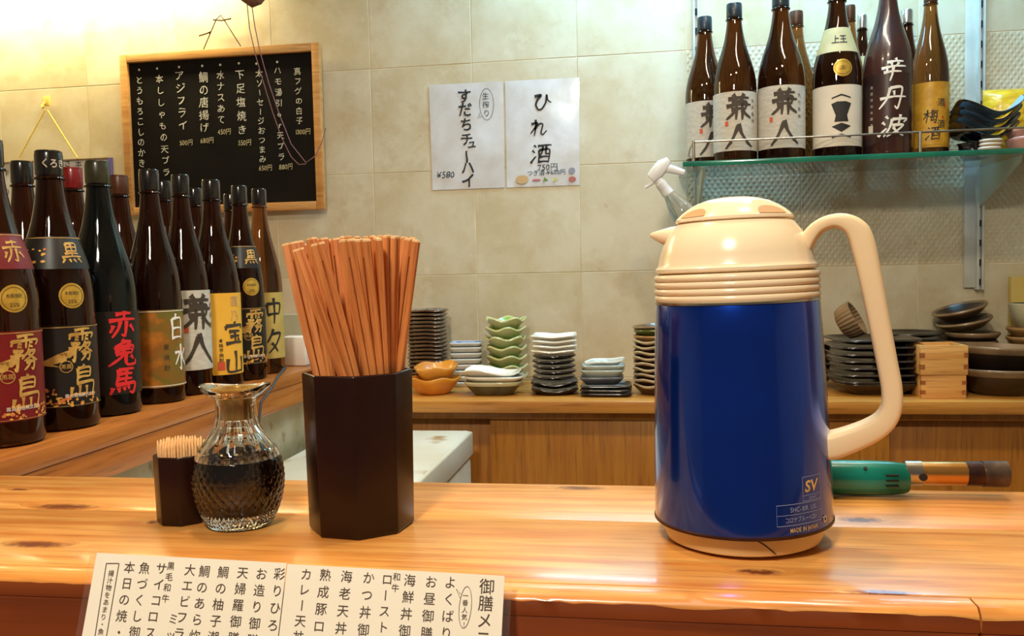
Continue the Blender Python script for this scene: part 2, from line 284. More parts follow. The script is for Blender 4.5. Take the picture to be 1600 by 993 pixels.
# ------------------------------------------------------------------ object helpers
def link(o, parent=None):
    COL.objects.link(o)
    if parent is not None: o.parent = parent
    return o
def thing(name, label, cat, loc=(0, 0, 0), group=None, rot=(0, 0, 0)):
    o = bpy.data.objects.new(name, None); link(o); o.empty_display_size = 0.02
    o.location = loc; o.rotation_euler = rot
    return tag(o, label, cat, group)
def tag(o, label, cat, group=None):
    o['label'] = label; o['category'] = cat
    if group: o['group'] = group
    return o
class G:
    """collects geometry for ONE mesh object"""
    def __init__(s): s.v, s.f, s.mi = [], [], []
    def add(s, v, f, mi=0, M4=None):
        n = len(s.v)
        s.v += [tuple(M4 @ Vector(p)) if M4 is not None else tuple(p) for p in v]
        s.f += [tuple(i+n for i in q) for q in f]; s.mi += [mi]*len(f) if isinstance(mi, int) else list(mi)
        return s
    def box(s, c, d, rz=0.0, mi=0, M4=None):
        x, y, z = d[0]/2, d[1]/2, d[2]/2
        R = Matrix.Translation(c) @ Matrix.Rotation(rz, 4, 'Z')
        v = [R @ Vector((a, b, e)) for a in (-x, x) for b in (-y, y) for e in (-z, z)]
        return s.add(v, [(0, 1, 3, 2), (4, 6, 7, 5), (0, 4, 5, 1), (2, 3, 7, 6), (0, 2, 6, 4), (1, 5, 7, 3)], mi, M4)
    def lathe(s, prof, seg=40, c=(0, 0, 0), shape=None, mis=None, M4=None, closed=False):
        """prof: (r, z) list; r = 0 ends make a pole; shape(theta, r, z, k) -> (x, y, z)"""
        v, f, mi = [], [], []; idx = []
        for k, (r, z) in enumerate(prof):
            if r <= 1e-7 and shape is None:
                idx.append([len(v)]); v.append((c[0], c[1], c[2]+z))
            else:
                row = []
                for j in range(seg):
                    t = 2*PI*j/seg
                    p = shape(t, r, z, k) if shape else (r*math.cos(t), r*math.sin(t), z)
                    row.append(len(v)); v.append((c[0]+p[0], c[1]+p[1], c[2]+p[2]))
                idx.append(row)
        pairs = list(range(len(prof)-1))
        for k in pairs:
            a, b = idx[k], idx[k+1]; m_ = mis[k] if mis else 0
            for j in range(seg):
                j2 = (j+1) % seg
                if len(a) == 1 and len(b) == 1: continue
                if len(a) == 1: f.append((a[0], b[j2], b[j])[::-1])
                elif len(b) == 1: f.append((a[j], a[j2], b[0]))
                else: f.append((a[j], a[j2], b[j2], b[j]))
                mi.append(m_)
        if closed:
            a, b = idx[-1], idx[0]
            for j in range(seg):
                j2 = (j+1) % seg; f.append((a[j], a[j2], b[j2], b[j])); mi.append(0)
        return s.add(v, f, mi, M4)
    def tube(s, path, r, seg=8, mi=0, M4=None):
        return s.sweep(path, [(r*2, r*2)]*len(path) if not isinstance(r, (list, tuple)) else [(q*2, q*2) for q in r], seg, 2.0, mi, M4=M4)
    def sweep(s, path, dims, seg=12, power=2.0, mi=0, up=None, M4=None):
        """superellipse section (w across 'side', h along 'up'-ish) swept along a path, capped"""
        P = [Vector(p) for p in path]; v, f = [], []; n = len(P); ref = Vector(up) if up else None
        for i in range(n):
            t = (P[min(i+1, n-1)]-P[max(i-1, 0)]).normalized()
            if ref is None:
                ref = Vector((0, 0, 1)) if abs(t.z) < 0.9 else Vector((1, 0, 0))
            a = t.cross(ref)
            if a.length < 1e-6: a = t.orthogonal()
            a.normalize(); b = a.cross(t).normalized()
            if up is None: ref = b
            w, h = dims[i]
            for j in range(seg):
                q = 2*PI*j/seg; cq, sq = math.cos(q), math.sin(q)
                x = math.copysign(abs(cq)**(2/power), cq)*w/2; y = math.copysign(abs(sq)**(2/power), sq)*h/2
                v.append(P[i]+a*x+b*y)
        for i in range(n-1):
            for j in range(seg):
                j2 = (j+1) % seg; f.append((i*seg+j, i*seg+j2, (i+1)*seg+j2, (i+1)*seg+j))
        f.append(tuple(range(seg))[::-1]); f.append(tuple((n-1)*seg+j for j in range(seg)))
        return s.add(v, f, mi, M4)
    def prism(s, poly, z0, z1, mi=0, M4=None):
        n = len(poly); v = [(x, y, z0) for x, y in poly]+[(x, y, z1) for x, y in poly]
        f = [tuple(range(n))[::-1], tuple(range(n, 2*n))]+[(i, (i+1) % n, n+(i+1) % n, n+i) for i in range(n)]
        return s.add(v, f, mi, M4)
    def mesh(s, name, mats, smooth=True, angle=35, bevel=0.0, bseg=2):
        me = bpy.data.meshes.new(name); me.from_pydata(s.v, [], s.f)
        for m_ in (mats if isinstance(mats, (list, tuple)) else [mats]): me.materials.append(m_)
        me.polygons.foreach_set('material_index', s.mi)
        bm = bmesh.new(); bm.from_mesh(me); bmesh.ops.recalc_face_normals(bm, faces=bm.faces)
        if bevel:
            ed = [e for e in bm.edges if len(e.link_faces) == 2 and e.calc_face_angle(0) > 0.5]
            bmesh.ops.bevel(bm, geom=ed, offset=bevel, segments=bseg, profile=0.5, affect='EDGES', clamp_overlap=True)
        bm.to_mesh(me); bm.free()
        if smooth:
            me.polygons.foreach_set('use_smooth', [True]*len(me.polygons)); me.set_sharp_from_angle(angle=math.radians(angle))
        me.update(); return me
    def build(s, name, mats, parent=None, **k):
        return link(bpy.data.objects.new(name, s.mesh(name, mats, **k)), parent)
def inst(name, me, parent=None, loc=(0, 0, 0), rot=(0, 0, 0), scale=None):
    o = bpy.data.objects.new(name, me); link(o, parent); o.location = loc; o.rotation_euler = rot
    if scale: o.scale = scale
    return o

# ------------------------------------------------------------------ lettering: glyph outlines as flat print
_fc = bpy.data.curves.new('glyph_source', 'FONT'); _fo = bpy.data.objects.new('glyph_source', _fc); COL.objects.link(_fo)
_fc.resolution_u = 3
_cache = {}
def glyph(ch, bold=0.0):
    k = (ch, round(bold, 3))
    if k not in _cache:
        _fc.body = ch; _fc.offset = bold; bpy.context.view_layer.update()
        e = _fo.evaluated_get(bpy.context.evaluated_depsgraph_get()); me = e.to_mesh()
        cjk = ord(ch) > 0x2000 or ch in '・'
        xs = [v.co.x for v in me.vertices] or [0]
        w = 1.0 if cjk else (max(xs)+0.06)
        _cache[k] = ([(v.co.x-w/2, v.co.y-0.36) for v in me.vertices], [tuple(p.vertices) for p in me.polygons], w); e.to_mesh_clear()
    return _cache[k]
class T:
    """2-D lettering (u right, v up) collected, then mapped on a surface"""
    def __init__(s): s.v, s.f, s.mi = [], [], []
    def raw(s, v, f, mi=0):
        n = len(s.v); s.v += v; s.f += [tuple(i+n for i in q) for q in f]; s.mi += [mi]*len(f); return s
    def ch(s, c, u, v, size, bold=0.0, sx=1.0, shear=0.0, rot=0.0, wob=0.0, mi=0, vert=False, seed=0.0):
        if c == ' ': return s
        gv, gf, w = glyph(c, bold)
        if vert and c in 'ー～(（)）-': rot -= PI/2
        ca, sa = math.cos(rot), math.sin(rot); out = []
        for x, y in gv:
            if vert and c == 'ー': y = -y
            if wob:
                nx = noise.noise((x*2.2+seed*7.3, y*2.2, seed)); ny = noise.noise((x*2.2, y*2.2+seed*5.1, seed+9)); x, y = x+nx*wob, y+ny*wob
            x, y = x*ca-y*sa, x*sa+y*ca
            x += y*shear
            out.append((u+x*size*sx, v+y*size))
        return s.raw(out, gf, mi)
    def col(s, text, u0, v0, u1, v1, size, **k):
        n = len(text)
        for i, c in enumerate(text):
            t = i/(n-1) if n > 1 else 0
            s.ch(c, u0+(u1-u0)*t, v0+(v1-v0)*t, size, vert=True, seed=i+u0*31, **k)
        return s
    def row(s, text, u, v, size, align=0.5, **k):
        sx = k.get('sx', 1.0); ws = [glyph(c)[2]*size*sx if c != ' ' else size*0.3 for c in text]; x = u-sum(ws)*align
        for i, c in enumerate(text):
            s.ch(c, x+ws[i]/2, v, size, seed=i+u*17, **k); x += ws[i]
        return s
    def line(s, pts, w, mi=0, closed=False):
        P = [Vector(p) for p in pts]; n = len(P); v, f = [], []
        ww = w if isinstance(w, (list, tuple)) else [w]*n
        for i in range(n):
            a = P[(i-1) % n] if closed or i > 0 else P[i]; b = P[(i+1) % n] if closed or i < n-1 else P[i]
            t = (b-a).normalized(); q = Vector((-t.y, t.x))
            v += [tuple(P[i]+q*ww[i]/2), tuple(P[i]-q*ww[i]/2)]
        for i in range(n if closed else n-1):
            j = (i+1) % n; f.append((2*i, 2*i+1, 2*j+1, 2*j))
        return s.raw(v, f, mi)
    def ellipse(s, u, v, ru, rv, w=None, mi=0, n=28):
        p = [(u+ru*math.cos(2*PI*i/n), v+rv*math.sin(2*PI*i/n)) for i in range(n)]
        if w: return s.line(p, w, mi, True)
        return s.raw(p, [tuple(range(n))], mi)
    def poly(s, pts, mi=0): return s.raw(list(pts), [tuple(range(len(pts)))], mi)
    def build(s, name, mats, fn, parent=None, step=None):
        me = bpy.data.meshes.new(name); me.from_pydata([(x, y, 0) for x, y in s.v], [], s.f)
        for m_ in (mats if isinstance(mats, (list, tuple)) else [mats]): me.materials.append(m_)
        me.polygons.foreach_set('material_index', s.mi)
        if step:
            bm = bmesh.new(); bm.from_mesh(me); x0 = min(p[0] for p in s.v); x1 = max(p[0] for p in s.v); x = x0+step
            while x < x1:
                bmesh.ops.bisect_plane(bm, geom=bm.verts[:]+bm.edges[:]+bm.faces[:], plane_co=(x, 0, 0), plane_no=(1, 0, 0)); x += step
            bm.to_mesh(me); bm.free()
        for v in me.vertices: v.co = fn(v.co.x, v.co.y)
        me.update(); return link(bpy.data.objects.new(name, me), parent)
BR = {
'八': [[46,14,36,42,22,70,2,94],[48,6,60,38,78,68,99,90]],
'兼': [[30,4,40,15],[70,1,58,15],[14,21,88,17],[24,33,76,31,73,57],[6,46,96,43],[24,59,75,57],[40,19,40,96],[60,19,60,96],[38,61,24,78,6,92],[62,61,76,76,96,90]],
'赤': [[24,15,76,12],[50,2,50,35],[6,37,96,33],[42,38,38,66,20,96],[61,38,61,90,50,84],[22,52,11,78],[77,50,94,78]],
'兎': [[48,2,38,14,20,28],[38,11,70,10,54,25],[22,28,25,52],[22,28,82,25,76,51],[25,40,76,38],[25,53,76,51],[49,28,42,62,6,95],[58,52,58,82,66,93,95,91,95,74],[74,60,86,73]],
'馬': [[24,6,22,60],[24,8,80,5],[22,24,74,22],[22,41,74,39],[50,6,50,58],[22,61,86,57,81,93,68,86],[14,70,7,94],[30,70,34,88],[46,68,51,84],[61,66,67,79]],
'霧': [[20,6,80,4],[8,16,5,32],[8,17,95,15,88,30],[50,5,50,36],[26,22,38,26],[24,32,37,35],[62,22,76,25],[62,31,76,35],[12,44,41,42,28,53],[18,48,30,57],[5,59,45,56,38,67],[27,57,27,97,19,90],[26,66,5,85],[64,40,49,58],[60,46,87,44,72,58,47,71],[60,50,74,62,97,71],[53,77,85,74,82,95,73,91],[69,68,64,82,49,97]],
'島': [[50,1,42,11],[26,12,26,57],[26,12,75,11,74,40],[26,26,73,25],[26,40,74,39],[26,57,95,54,90,95,77,88],[13,66,13,88,63,87],[38,62,38,87],[63,64,63,88]],
'辛': [[49,1,55,13],[20,18,81,15],[36,22,42,35],[65,20,56,35],[6,41,96,37],[19,61,82,58],[50,40,50,98]],
'丹': [[30,8,28,55,8,94],[30,9,75,8,75,92,62,84],[44,22,53,39],[4,51,98,46]],
'波': [[14,10,27,21],[7,34,20,45],[5,92,29,60],[42,22,40,60,25,96],[42,22,96,19,86,37],[66,3,66,46],[46,48,87,46,66,74,36,96],[52,56,68,76,98,94]],
'白': [[48,1,36,18],[21,20,22,96],[22,21,81,19,80,96],[24,54,78,52],[24,89,78,87]],
'水': [[50,3,50,95,37,86],[8,34,39,32,26,54,10,78],[86,20,58,44],[54,42,70,66,98,85]],
'宝': [[50,1,50,12],[10,18,7,35],[10,18,93,16,86,31],[22,42,79,40],[26,62,75,60],[8,91,94,88],[50,42,50,88],[66,70,77,81]],
'山': [[50,5,50,85],[13,36,14,89,86,86],[86,31,86,94]],
'中': [[50,1,50,99],[14,24,18,64],[14,24,89,22,82,63],[18,63,82,61]],
'々': [[44,3,32,26,12,54],[34,23,84,20,58,62,18,94],[34,56,50,70,66,90]],
'梅': [[3,30,43,28],[24,3,24,97],[24,32,3,70],[26,36,41,55],[60,3,47,27],[56,16,96,14],[58,30,52,78],[58,30,89,28,85,94,73,88],[43,54,99,52],[53,78,89,76],[68,36,73,47],[66,58,71,69]],
'酒': [[12,9,25,20],[5,34,18,45],[3,94,27,62],[32,14,99,11],[40,32,40,96],[40,33,91,31,90,96],[57,14,55,46,45,60],[74,13,74,50,89,50],[42,67,89,65],[42,91,89,89]],
'ひ': [[14,22,44,14,30,36,24,60,36,84,56,82,72,52,74,14,82,40,99,54]],
'れ': [[28,3,28,98],[4,28,40,22,24,52,3,82],[26,60,44,36,62,24,72,34,66,78,78,92,99,68]],
'黒': [[24,8,24,44],[24,8,79,6,76,44],[24,26,76,24],[24,44,76,42],[50,8,50,68],[19,56,83,54],[4,71,96,68],[14,80,5,98],[34,80,39,95],[56,80,63,93],[76,78,92,96]],
}
def brush(t, c, u, v, size, w=.10, sx=1.0, shear=0.0, mi=0, rag=0.0):
    """one brushed character: each stroke is a smooth polyline with a pressed head and a thin tail"""
    for n_, st in enumerate(BR[c]):
        P = [Vector((st[i]/100-.5, .5-st[i+1]/100)) for i in range(0, len(st), 2)]
        P = [Vector((p.x+.03*noise.noise((p.x*5, p.y*5, n_)), p.y+.03*noise.noise((p.x*5, p.y*5, n_+7)))) for p in P]
        if len(P) == 2: d = P[1]-P[0]; P.insert(1, (P[0]+P[1])/2+Vector((-d.y, d.x))*.04)
        Q = []
        for i in range(len(P)-1):
            a, b, c_, e = P[max(i-1, 0)], P[i], P[i+1], P[min(i+2, len(P)-1)]
            for k in range(6):
                x = k/6; Q.append(.5*((2*b)+(c_-a)*x*.7+(3*(c_-b)*2-(c_-a)*.7*2-(e-b)*.7)*x*x+((c_-a)*.7+(e-b)*.7-4*(c_-b))*x**3))
        Q.append(P[-1]); m_ = len(Q)
        ws = [size*w*(.72+.42*math.cos(PI*min(1, 2.2*i/m_))*.5+.35*(1 if i < m_*.75 else max(0, (m_-1-i)/(m_*.25)))-.1*math.sin(PI*i/m_)+rag*noise.noise((i*.9, n_, u*40))) for i in range(m_)]
        t.line([(u+(p.x+p.y*shear)*size*sx, v+p.y*size) for p in Q], ws, mi)
    return t
def wall_map(px_to_uv=None, Y=2.46):
    return lambda u, v: Vector((u, Y, v))
def patch_rect(rf, a0, half, z0, z1, eps, na=28, nz=6):
    g = G(); v, f = [], []
    for k in range(nz+1):
        z = z0+(z1-z0)*k/nz
        for j in range(na+1):
            a = a0-half+2*half*j/na; r = rf(z)+eps; v.append((r*math.cos(a), r*math.sin(a), z))
    for k in range(nz):
        for j in range(na):
            i = k*(na+1)+j; f.append((i, i+1, i+na+2, i+na+1))
    return g.add(v, f)
def patch_oval(rf, a0, zc, ru, rz, eps, n=24, rings=4):
    g = G(); r0 = rf(zc); v = []; f = []
    for k in range(rings+1):
        for j in range(n):
            t = 2*PI*j/n; u = ru*k/rings*math.cos(t); z = zc+rz*k/rings*math.sin(t)
            a = a0+u/r0; r = rf(z)+eps; v.append((r*math.cos(a), r*math.sin(a), z))
    for k in range(rings):
        for j in range(n):
            j2 = (j+1) % n; f.append((k*n+j, k*n+j2, (k+1)*n+j2, (k+1)*n+j))
    return g.add(v, f)

# ------------------------------------------------------------------ THE SETTING
def struct(o): o['kind'] = 'structure'; return o
WALL_Y, TP, T0, Z0 = 2.5, 0.304, -0.794, 0.189
struct(G().box((-0.5, 2.5265, 0.25), (4.6, 0.06, 2.5)).build('wall_back', M['grout'], smooth=False))
wb = bpy.data.objects['wall_back']
tg = G().box((0, 0, 0), (TP-0.0022, 0.006, TP-0.0022)); tile_me = tg.mesh('tile', M['tile'], bevel=0.0008, bseg=1)
te_me = tg.mesh('tile', M['tile_emb'], bevel=0.0008, bseg=1)
for i in range(-6, 8):
    for j in range(-2, 4):
        x = T0+(i+0.5)*TP; z = Z0+(j+0.5)*TP
        emb = x > 0.1 and j in (0, 1)
        o = inst('tile', te_me if emb else tile_me, wb, (x, 2.4985, z), (random.uniform(-.0008, .0008), 0, random.uniform(-.0008, .0008)))
struct(G().box((-2.43, 0.7, 0.25), (0.06, 3.6, 2.5)).build('wall_left', M['plaster'], smooth=False))
struct(G().box((1.83, 0.7, 0.25), (0.06, 3.6, 2.5)).build('wall_right', M['plaster'], smooth=False))
struct(G().box((-0.3, 0.7, 1.53), (4.3, 3.66, 0.06)).build('ceiling', M['plaster'], smooth=False))
struct(G().box((-0.3, 0.7, -1.03), (4.3, 3.66, 0.06)).build('floor', M['floor'], smooth=False))

# ------------------------------------------------------------------ bar counter (raised ledge in front of the guests)
bc = thing('bar_counter', 'long glossy pine bar counter with dark knots, across the foreground', 'counter', (0, 0.65, 0))
def cbox(g, x0, x1, y0, y1, z0, z1): return g.box(((x0+x1)/2, (y0+y1)/2-0.65, (z0+z1)/2), (x1-x0, y1-y0, z1-z0))
xs = 0.1865
cbox(G(), -1.3, 1.3, 0.6795, 0.795, -0.035, 0).build('plank', M['pine'], bc, bevel=0.002)
cbox(G(), -1.3, 1.3, 0.5412, 0.6790, -0.035, 0).build('plank', M['pine'], bc, bevel=0.0012)
def worn_strip(x0, x1):
    g = G(); n = int((x1-x0)/0.008); v = []; f = []
    for i in range(n+1):
        x = x0+(x1-x0)*i/n; w = max(0, noise.noise((x*18, 0, 3)))*0.004+max(0, noise.noise((x*55, 5, 3)))*0.002
        sec = [(0.5398, -0.014), (0.5398, -0.0006), (0.5392, 0), (0.5265-w*0.6, -0.0002), (0.5222-w*0.1, -0.0028-w*0.5), (0.521, -0.0042-w*1.3), (0.521, -0.014)]
        for (y, z) in sec: v.append((x, y-0.65, z))
    for i in range(n):
        for k in range(7):
            k2 = (k+1) % 7; f.append((i*7+k, (i+1)*7+k, (i+1)*7+k2, i*7+k2))
    mi = [1 if k % 7 == 5 else 0 for k in range(len(f))]+[0, 0]
    f.append(tuple(range(7))); f.append(tuple(n*7+k for k in range(7))[::-1])
    return g.add(v, f, mi)
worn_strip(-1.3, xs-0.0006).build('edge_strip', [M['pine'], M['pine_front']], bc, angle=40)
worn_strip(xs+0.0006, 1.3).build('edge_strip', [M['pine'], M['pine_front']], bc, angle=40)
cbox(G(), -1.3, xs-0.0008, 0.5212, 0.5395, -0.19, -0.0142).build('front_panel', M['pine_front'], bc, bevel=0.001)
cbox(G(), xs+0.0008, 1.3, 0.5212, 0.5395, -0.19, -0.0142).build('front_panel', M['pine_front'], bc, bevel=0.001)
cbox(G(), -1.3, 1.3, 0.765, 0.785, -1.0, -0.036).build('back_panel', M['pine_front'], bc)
tb = G().box((0, 0.29, -0.218), (2.6, 0.44, 0.05)).box((0, 0.29, -0.62), (2.4, 0.04, 0.75)).build('guest_table', M['pine_front'], bevel=0.003)
tag(tb, 'lower wooden guest table in front of the bar counter', 'table')

# ------------------------------------------------------------------ side ledge with the bottles (left)
LZ = -0.012; LX = -0.755
sl = thing('side_ledge', 'brown wooden ledge carrying the row of dark bottles at the left', 'counter', (LX, 1.4, LZ))
G().box((-0.30, 0.053, -0.0125), (0.60, 1.312, 0.025)).build('top_board', M['ledge'], sl, bevel=0.002)
G().box((-0.012, 0.053, -0.0475), (0.02, 1.312, 0.044)).build('edge_board', M['ledge'], sl, bevel=0.0015)
for k, (z0, z1) in enumerate(((-0.205, -0.071), (-0.36, -0.2065), (-0.98, -0.3615))):
    for y0, y1 in ((0.83, 1.42), (1.4215, 2.07)):
        G().box((-0.045, (y0+y1)/2-1.4, (z0+z1)/2), (0.02, y1-y0, z1-z0)).build('stone_panel', M['marble'], sl, bevel=0.001)
G().box((-0.30, 0.05, -0.51), (0.48, 1.2, 0.93)).build('base', M['marble'], sl)

# ------------------------------------------------------------------ back worktop and cabinets
WZ = -0.122
wt = tag(G().box((0.25, 2.29, WZ-0.015), (2.7, 0.395, 0.030)).build('worktop', M['worktop'], bevel=0.0025), 'long light brown wooden worktop with the stacked dishes along the back wall', 'worktop')
cab = thing('base_cabinet', 'plain wooden base cabinet with sliding panels under the back worktop', 'cabinet', (0.25, 2.3, -0.95))
G().box((0, 0.04, 0.395), (2.7, 0.30, 0.79)).build('body', M['cabinet'], cab)
G().box((0, -0.165, 0.7875), (2.7, 0.02, 0.018)).build('rail', M['cabinet'], cab, bevel=0.001)
dx = [at_y(765, 700, 2.125).x, at_y(1393, 700, 2.125).x]
for x0, x1, y in ((-1.1, dx[0]-0.002, -0.128), (dx[0], dx[1], -0.152), (dx[1]-0.01, 1.6, -0.128)):
    G().box(((x0+x1)/2-0.25, y, 0.39), (x1-x0, 0.018, 0.776)).build('sliding_door', M['cabinet'], cab, bevel=0.0015)

# ------------------------------------------------------------------ chest freezer
fz = thing('chest_freezer', 'white chest freezer with brown stains on its lid, behind the bar', 'freezer', (-0.59, 1.45, -1.0))
top = 1.0-0.185
G().box((0, 0.02, top-0.03), (0.335, 1.15, 0.06)).build('lid', [M['freezer']], fz, bevel=0.012, bseg=4)
G().box((0, 0.02, (top-0.066)/2), (0.328, 1.14, top-0.066)).build('body', M['freezer_side'], fz, bevel=0.008, bseg=3)
G().box((0.162, 0.02, top-0.032), (0.014, 1.152, 0.058)).build('lid_trim', M['freezer_side'], fz, bevel=0.005, bseg=3)

# ------------------------------------------------------------------ thermos jug
TH = at_z(1161, 838, 0)
th = thing('thermos_jug', 'blue vacuum jug with cream dome lid and cream handle standing on the bar', 'thermos', (TH.x, TH.y, 0.0012), None, (0, -0.021, 0))
G().lathe([(0, 0), (0.050, 0), (0.0555, 0.0025), (0.0572, 0.008), (0.0572, 0.022), (0, 0.022)], 72).build('base_ring', M['cream_base'], th)
BP = [(0.0600, 0.0165), (0.0632, 0.0155), (0.0634, 0.019), (0.0628, 0.05), (0.0612, 0.10), (0.0590, 0.15), (0.0578, 0.1715), (0.0570, 0.1728)]
G().lathe([(0, 0.0165)]+BP+[(0, 0.1728)], 96).build('body', M['blue'], th)
G().lathe([(0.0630, 0.0150), (0.0639, 0.0154), (0.0639, 0.0172), (0.0632, 0.0176)], 96, closed=True).build('bottom_rim', M['burnt_dark'], th)
G().lathe([(0.0572, 0.1722), (0.0582, 0.1724), (0.0582, 0.1738), (0.0572, 0.1742)], 96, closed=True).build('steel_band', M['steel'], th)
pr = [(0.0, 0.1735), (0.0570, 0.1735)]
for k in range(4):
    z = 0.1745+k*0.0048
    pr += [(0.0575, z), (0.0583, z+0.0012), (0.0583, z+0.0028), (0.0575, z+0.0040), (0.0562, z+0.0044)]
pr += [(0.0545, 0.1942), (0, 0.1942)]
G().lathe(pr, 96).build('collar', M['cream'], th, angle=50)
G().lathe([(0, 0.1945), (0.0560, 0.1945), (0.0572, 0.1955), (0.0572, 0.1975), (0.0560, 0.1985), (0.0549, 0.2005), (0.0537, 0.2065), (0.0508, 0.2145), (0.0470, 0.2215), (0.0420, 0.2280), (0.0395, 0.2302), (0, 0.2302)], 96).build('dome', M['cream'], th, angle=40)
HA = math.radians(-14)
def lidshape(t, r, z, k):
    x, y = r*math.cos(t), r*math.sin(t)
    return (x, y, z)
lp = [(0.0402, 0.2300), (0.0416, 0.2308), (0.0412, 0.2326), (0.0395, 0.2345), (0.036, 0.2375), (0.0315, 0.2405), (0.026, 0.2435), (0.019, 0.2458), (0.011, 0.2472), (0.004, 0.2477)]
lq = []
for (r0_, z0_), (r1_, z1_) in zip(lp, lp[1:]):
    lq += [(r0_+(r1_-r0_)*k/6, z0_+(z1_-z0_)*k/6) for k in range(6)]
lp = lq+[lp[-1]]
lg = G().lathe([(0, 0.2300)]+lp+[(0, 0.2478)], 128)
ev = Vector((math.cos(HA), math.sin(HA)))
va = math.atan2(-TH.y, -TH.x)
RD = [Vector((math.cos(q), math.sin(q))) for q in (va-math.radians(50), va+math.radians(46), va+math.radians(130), va+math.radians(226))]
LIM = lambda z: 0.0372-(z-0.2330)*1.15
nv = []
for (x, y, z) in lg.v:
    for d_ in RD:
        k = x*d_.x+y*d_.y-LIM(z)
        if z > 0.2328 and k > 0: x -= k*d_.x; y -= k*d_.y
    nv.append((x, y, z))
lg.v = nv
lg.build('lid', M['cream'], th, angle=25)
for d_ in RD:
    v = []; n = 12
    for i in range(n+1):
        q = -1+2*i/n; w = 0.0135*q; z0_, z1_ = 0.2336, 0.2336+0.0056*math.sqrt(max(0, 1-q*q))
        for z in (z0_, z1_):
            d = LIM(z)+0.0006
            v.append((d*d_.x-w*d_.y, d*d_.y+w*d_.x, z+0.0001))
    G().add(v, [(2*i, 2*i+1, 2*i+3, 2*i+2) for i in range(n)]).build('finger_recess_shade', M['cream_shade'], th)  # darker patch over each lid cut paints the shade of the recess
e3 = lambda rho, z, w=0.0: (ev.x*rho-ev.y*w, ev.y*rho+ev.x*w, z)
G().sweep([e3(-0.030, 0.2205), e3(-0.046, 0.2212), e3(-0.053, 0.2222), e3(-0.0585, 0.2232), e3(-0.0612, 0.2236)], [(0.034, 0.020), (0.026, 0.0155), (0.018, 0.0105), (0.010, 0.006), (0.005, 0.003)], 16, 2.4, up=(0, 0, 1)).build('spout', M['cream'], th)
axx = lambda y: 1146.5+(y-350)*(1160-1146.5)/490
hp = [(1234, 432, 26), (1243, 405, 25), (1253, 383, 23), (1267, 367, 20), (1286, 360, 20), (1304, 364, 26), (1318, 377, 33), (1326, 400, 34), (1336, 450, 32), (1347, 510, 30), (1358, 570, 29), (1364, 605, 29), (1364, 632, 29), (1355, 653, 31), (1337, 668, 34), (1312, 681, 37), (1290, 690, 40), (1274, 693, 40), (1250, 693, 36)]
hq = []
from math import cos
for (x, y, w) in hp:
    hq.append((e3((x-axx(y))*0.000472/math.cos(HA), (838-y)*0.000472+0.0005), w*0.00047))
fine = []; fd = []
for i in range(len(hq)-1):
    p0 = Vector(hq[max(i-1, 0)][0]); p1 = Vector(hq[i][0]); p2 = Vector(hq[i+1][0]); p3 = Vector(hq[min(i+2, len(hq)-1)][0])
    for s in range(4):
        t = s/4; fine.append(0.5*((2*p1)+(p2-p0)*t+(2*p0-5*p1+4*p2-p3)*t*t+(3*p1-p0-3*p2+p3)*t**3)); fd.append(hq[i][1]*(1-t)+hq[i+1][1]*t)
fine.append(Vector(hq[-1][0])); fd.append(hq[-1][1])
side = Vector((-ev.y, ev.x, 0))
G().sweep(fine, [(w, 0.025) for w in fd], 24, 4.2, up=side).build('handle', M['handle'], th, angle=60)
rb = lambda z: next(((BP[i][0]+(BP[i+1][0]-BP[i][0])*(z-BP[i][1])/(BP[i+1][1]-BP[i][1])) for i in range(2, len(BP)-1) if BP[i][1] <= z <= BP[i+1][1]), 0.0633)
va = math.atan2(-TH.y, -TH.x)
def on_body(a0, zc, eps=0.0003):
    return lambda u, v: Vector(((rb(zc+v)+eps)*math.cos(a0+u/0.0628), (rb(zc+v)+eps)*math.sin(a0+u/0.0628), zc+v))
A1 = va+math.radians(47)
t = T(); t.line([(-.0088, -.008), (.0088, -.008), (.0088, .008), (-.0088, .008)], .0004, 0, True); t.line([(-.0088, -.0045), (.0088, -.0045)], .0003)
t.row('SV', 0, .0017, .0105, bold=.03, sx=1.05, shear=.15, mi=1)
t.row('JAPAN', 0, -.0064, .0022)
t.build('maker_mark', [M['blue_print'], M['gold_print']], on_body(A1, 0.0475), th, step=.004)
A2 = va+math.radians(38)
t = T(); t.line([(-.019, -.007), (.019, -.007), (.019, .007), (-.019, .007)], .0004, 0, True); t.line([(-.019, 0), (.019, 0)], .0003)
t.row('SHC-10R 1.0L', .002, .0034, .0046, sx=.85); t.row('コロナブルー<CB>', 0, -.0034, .0042, sx=.75)
t.row('MADE IN JAPAN', .002, -.0104, .0042, bold=.01, sx=.75, mi=1)
t.build('lettering', [M['blue_print'], M['gold_print']], on_body(A2, 0.0315), th, step=.004)
A3 = va+math.radians(59)
R3 = Matrix.Rotation(A3, 4, 'Z') @ Matrix.Translation((0.0632, 0, 0.0235)) @ Matrix.Rotation(PI/2, 4, 'Y')
G().lathe([(0.0013, 0), (0.0013, 0.0008), (0.0024, 0.0008), (0.0024, 0)], 20, M4=R3, closed=True).build('rivet', M['steel'], th)
a_ = [va+math.radians(5), va+math.radians(14), va+math.radians(22)]
G().tube([(0.0574*math.cos(a), 0.0574*math.sin(a), z) for a, z in zip(a_, (0.0165, 0.011, 0.004))], 0.0004, 6).build('crack', M['crack'], th)

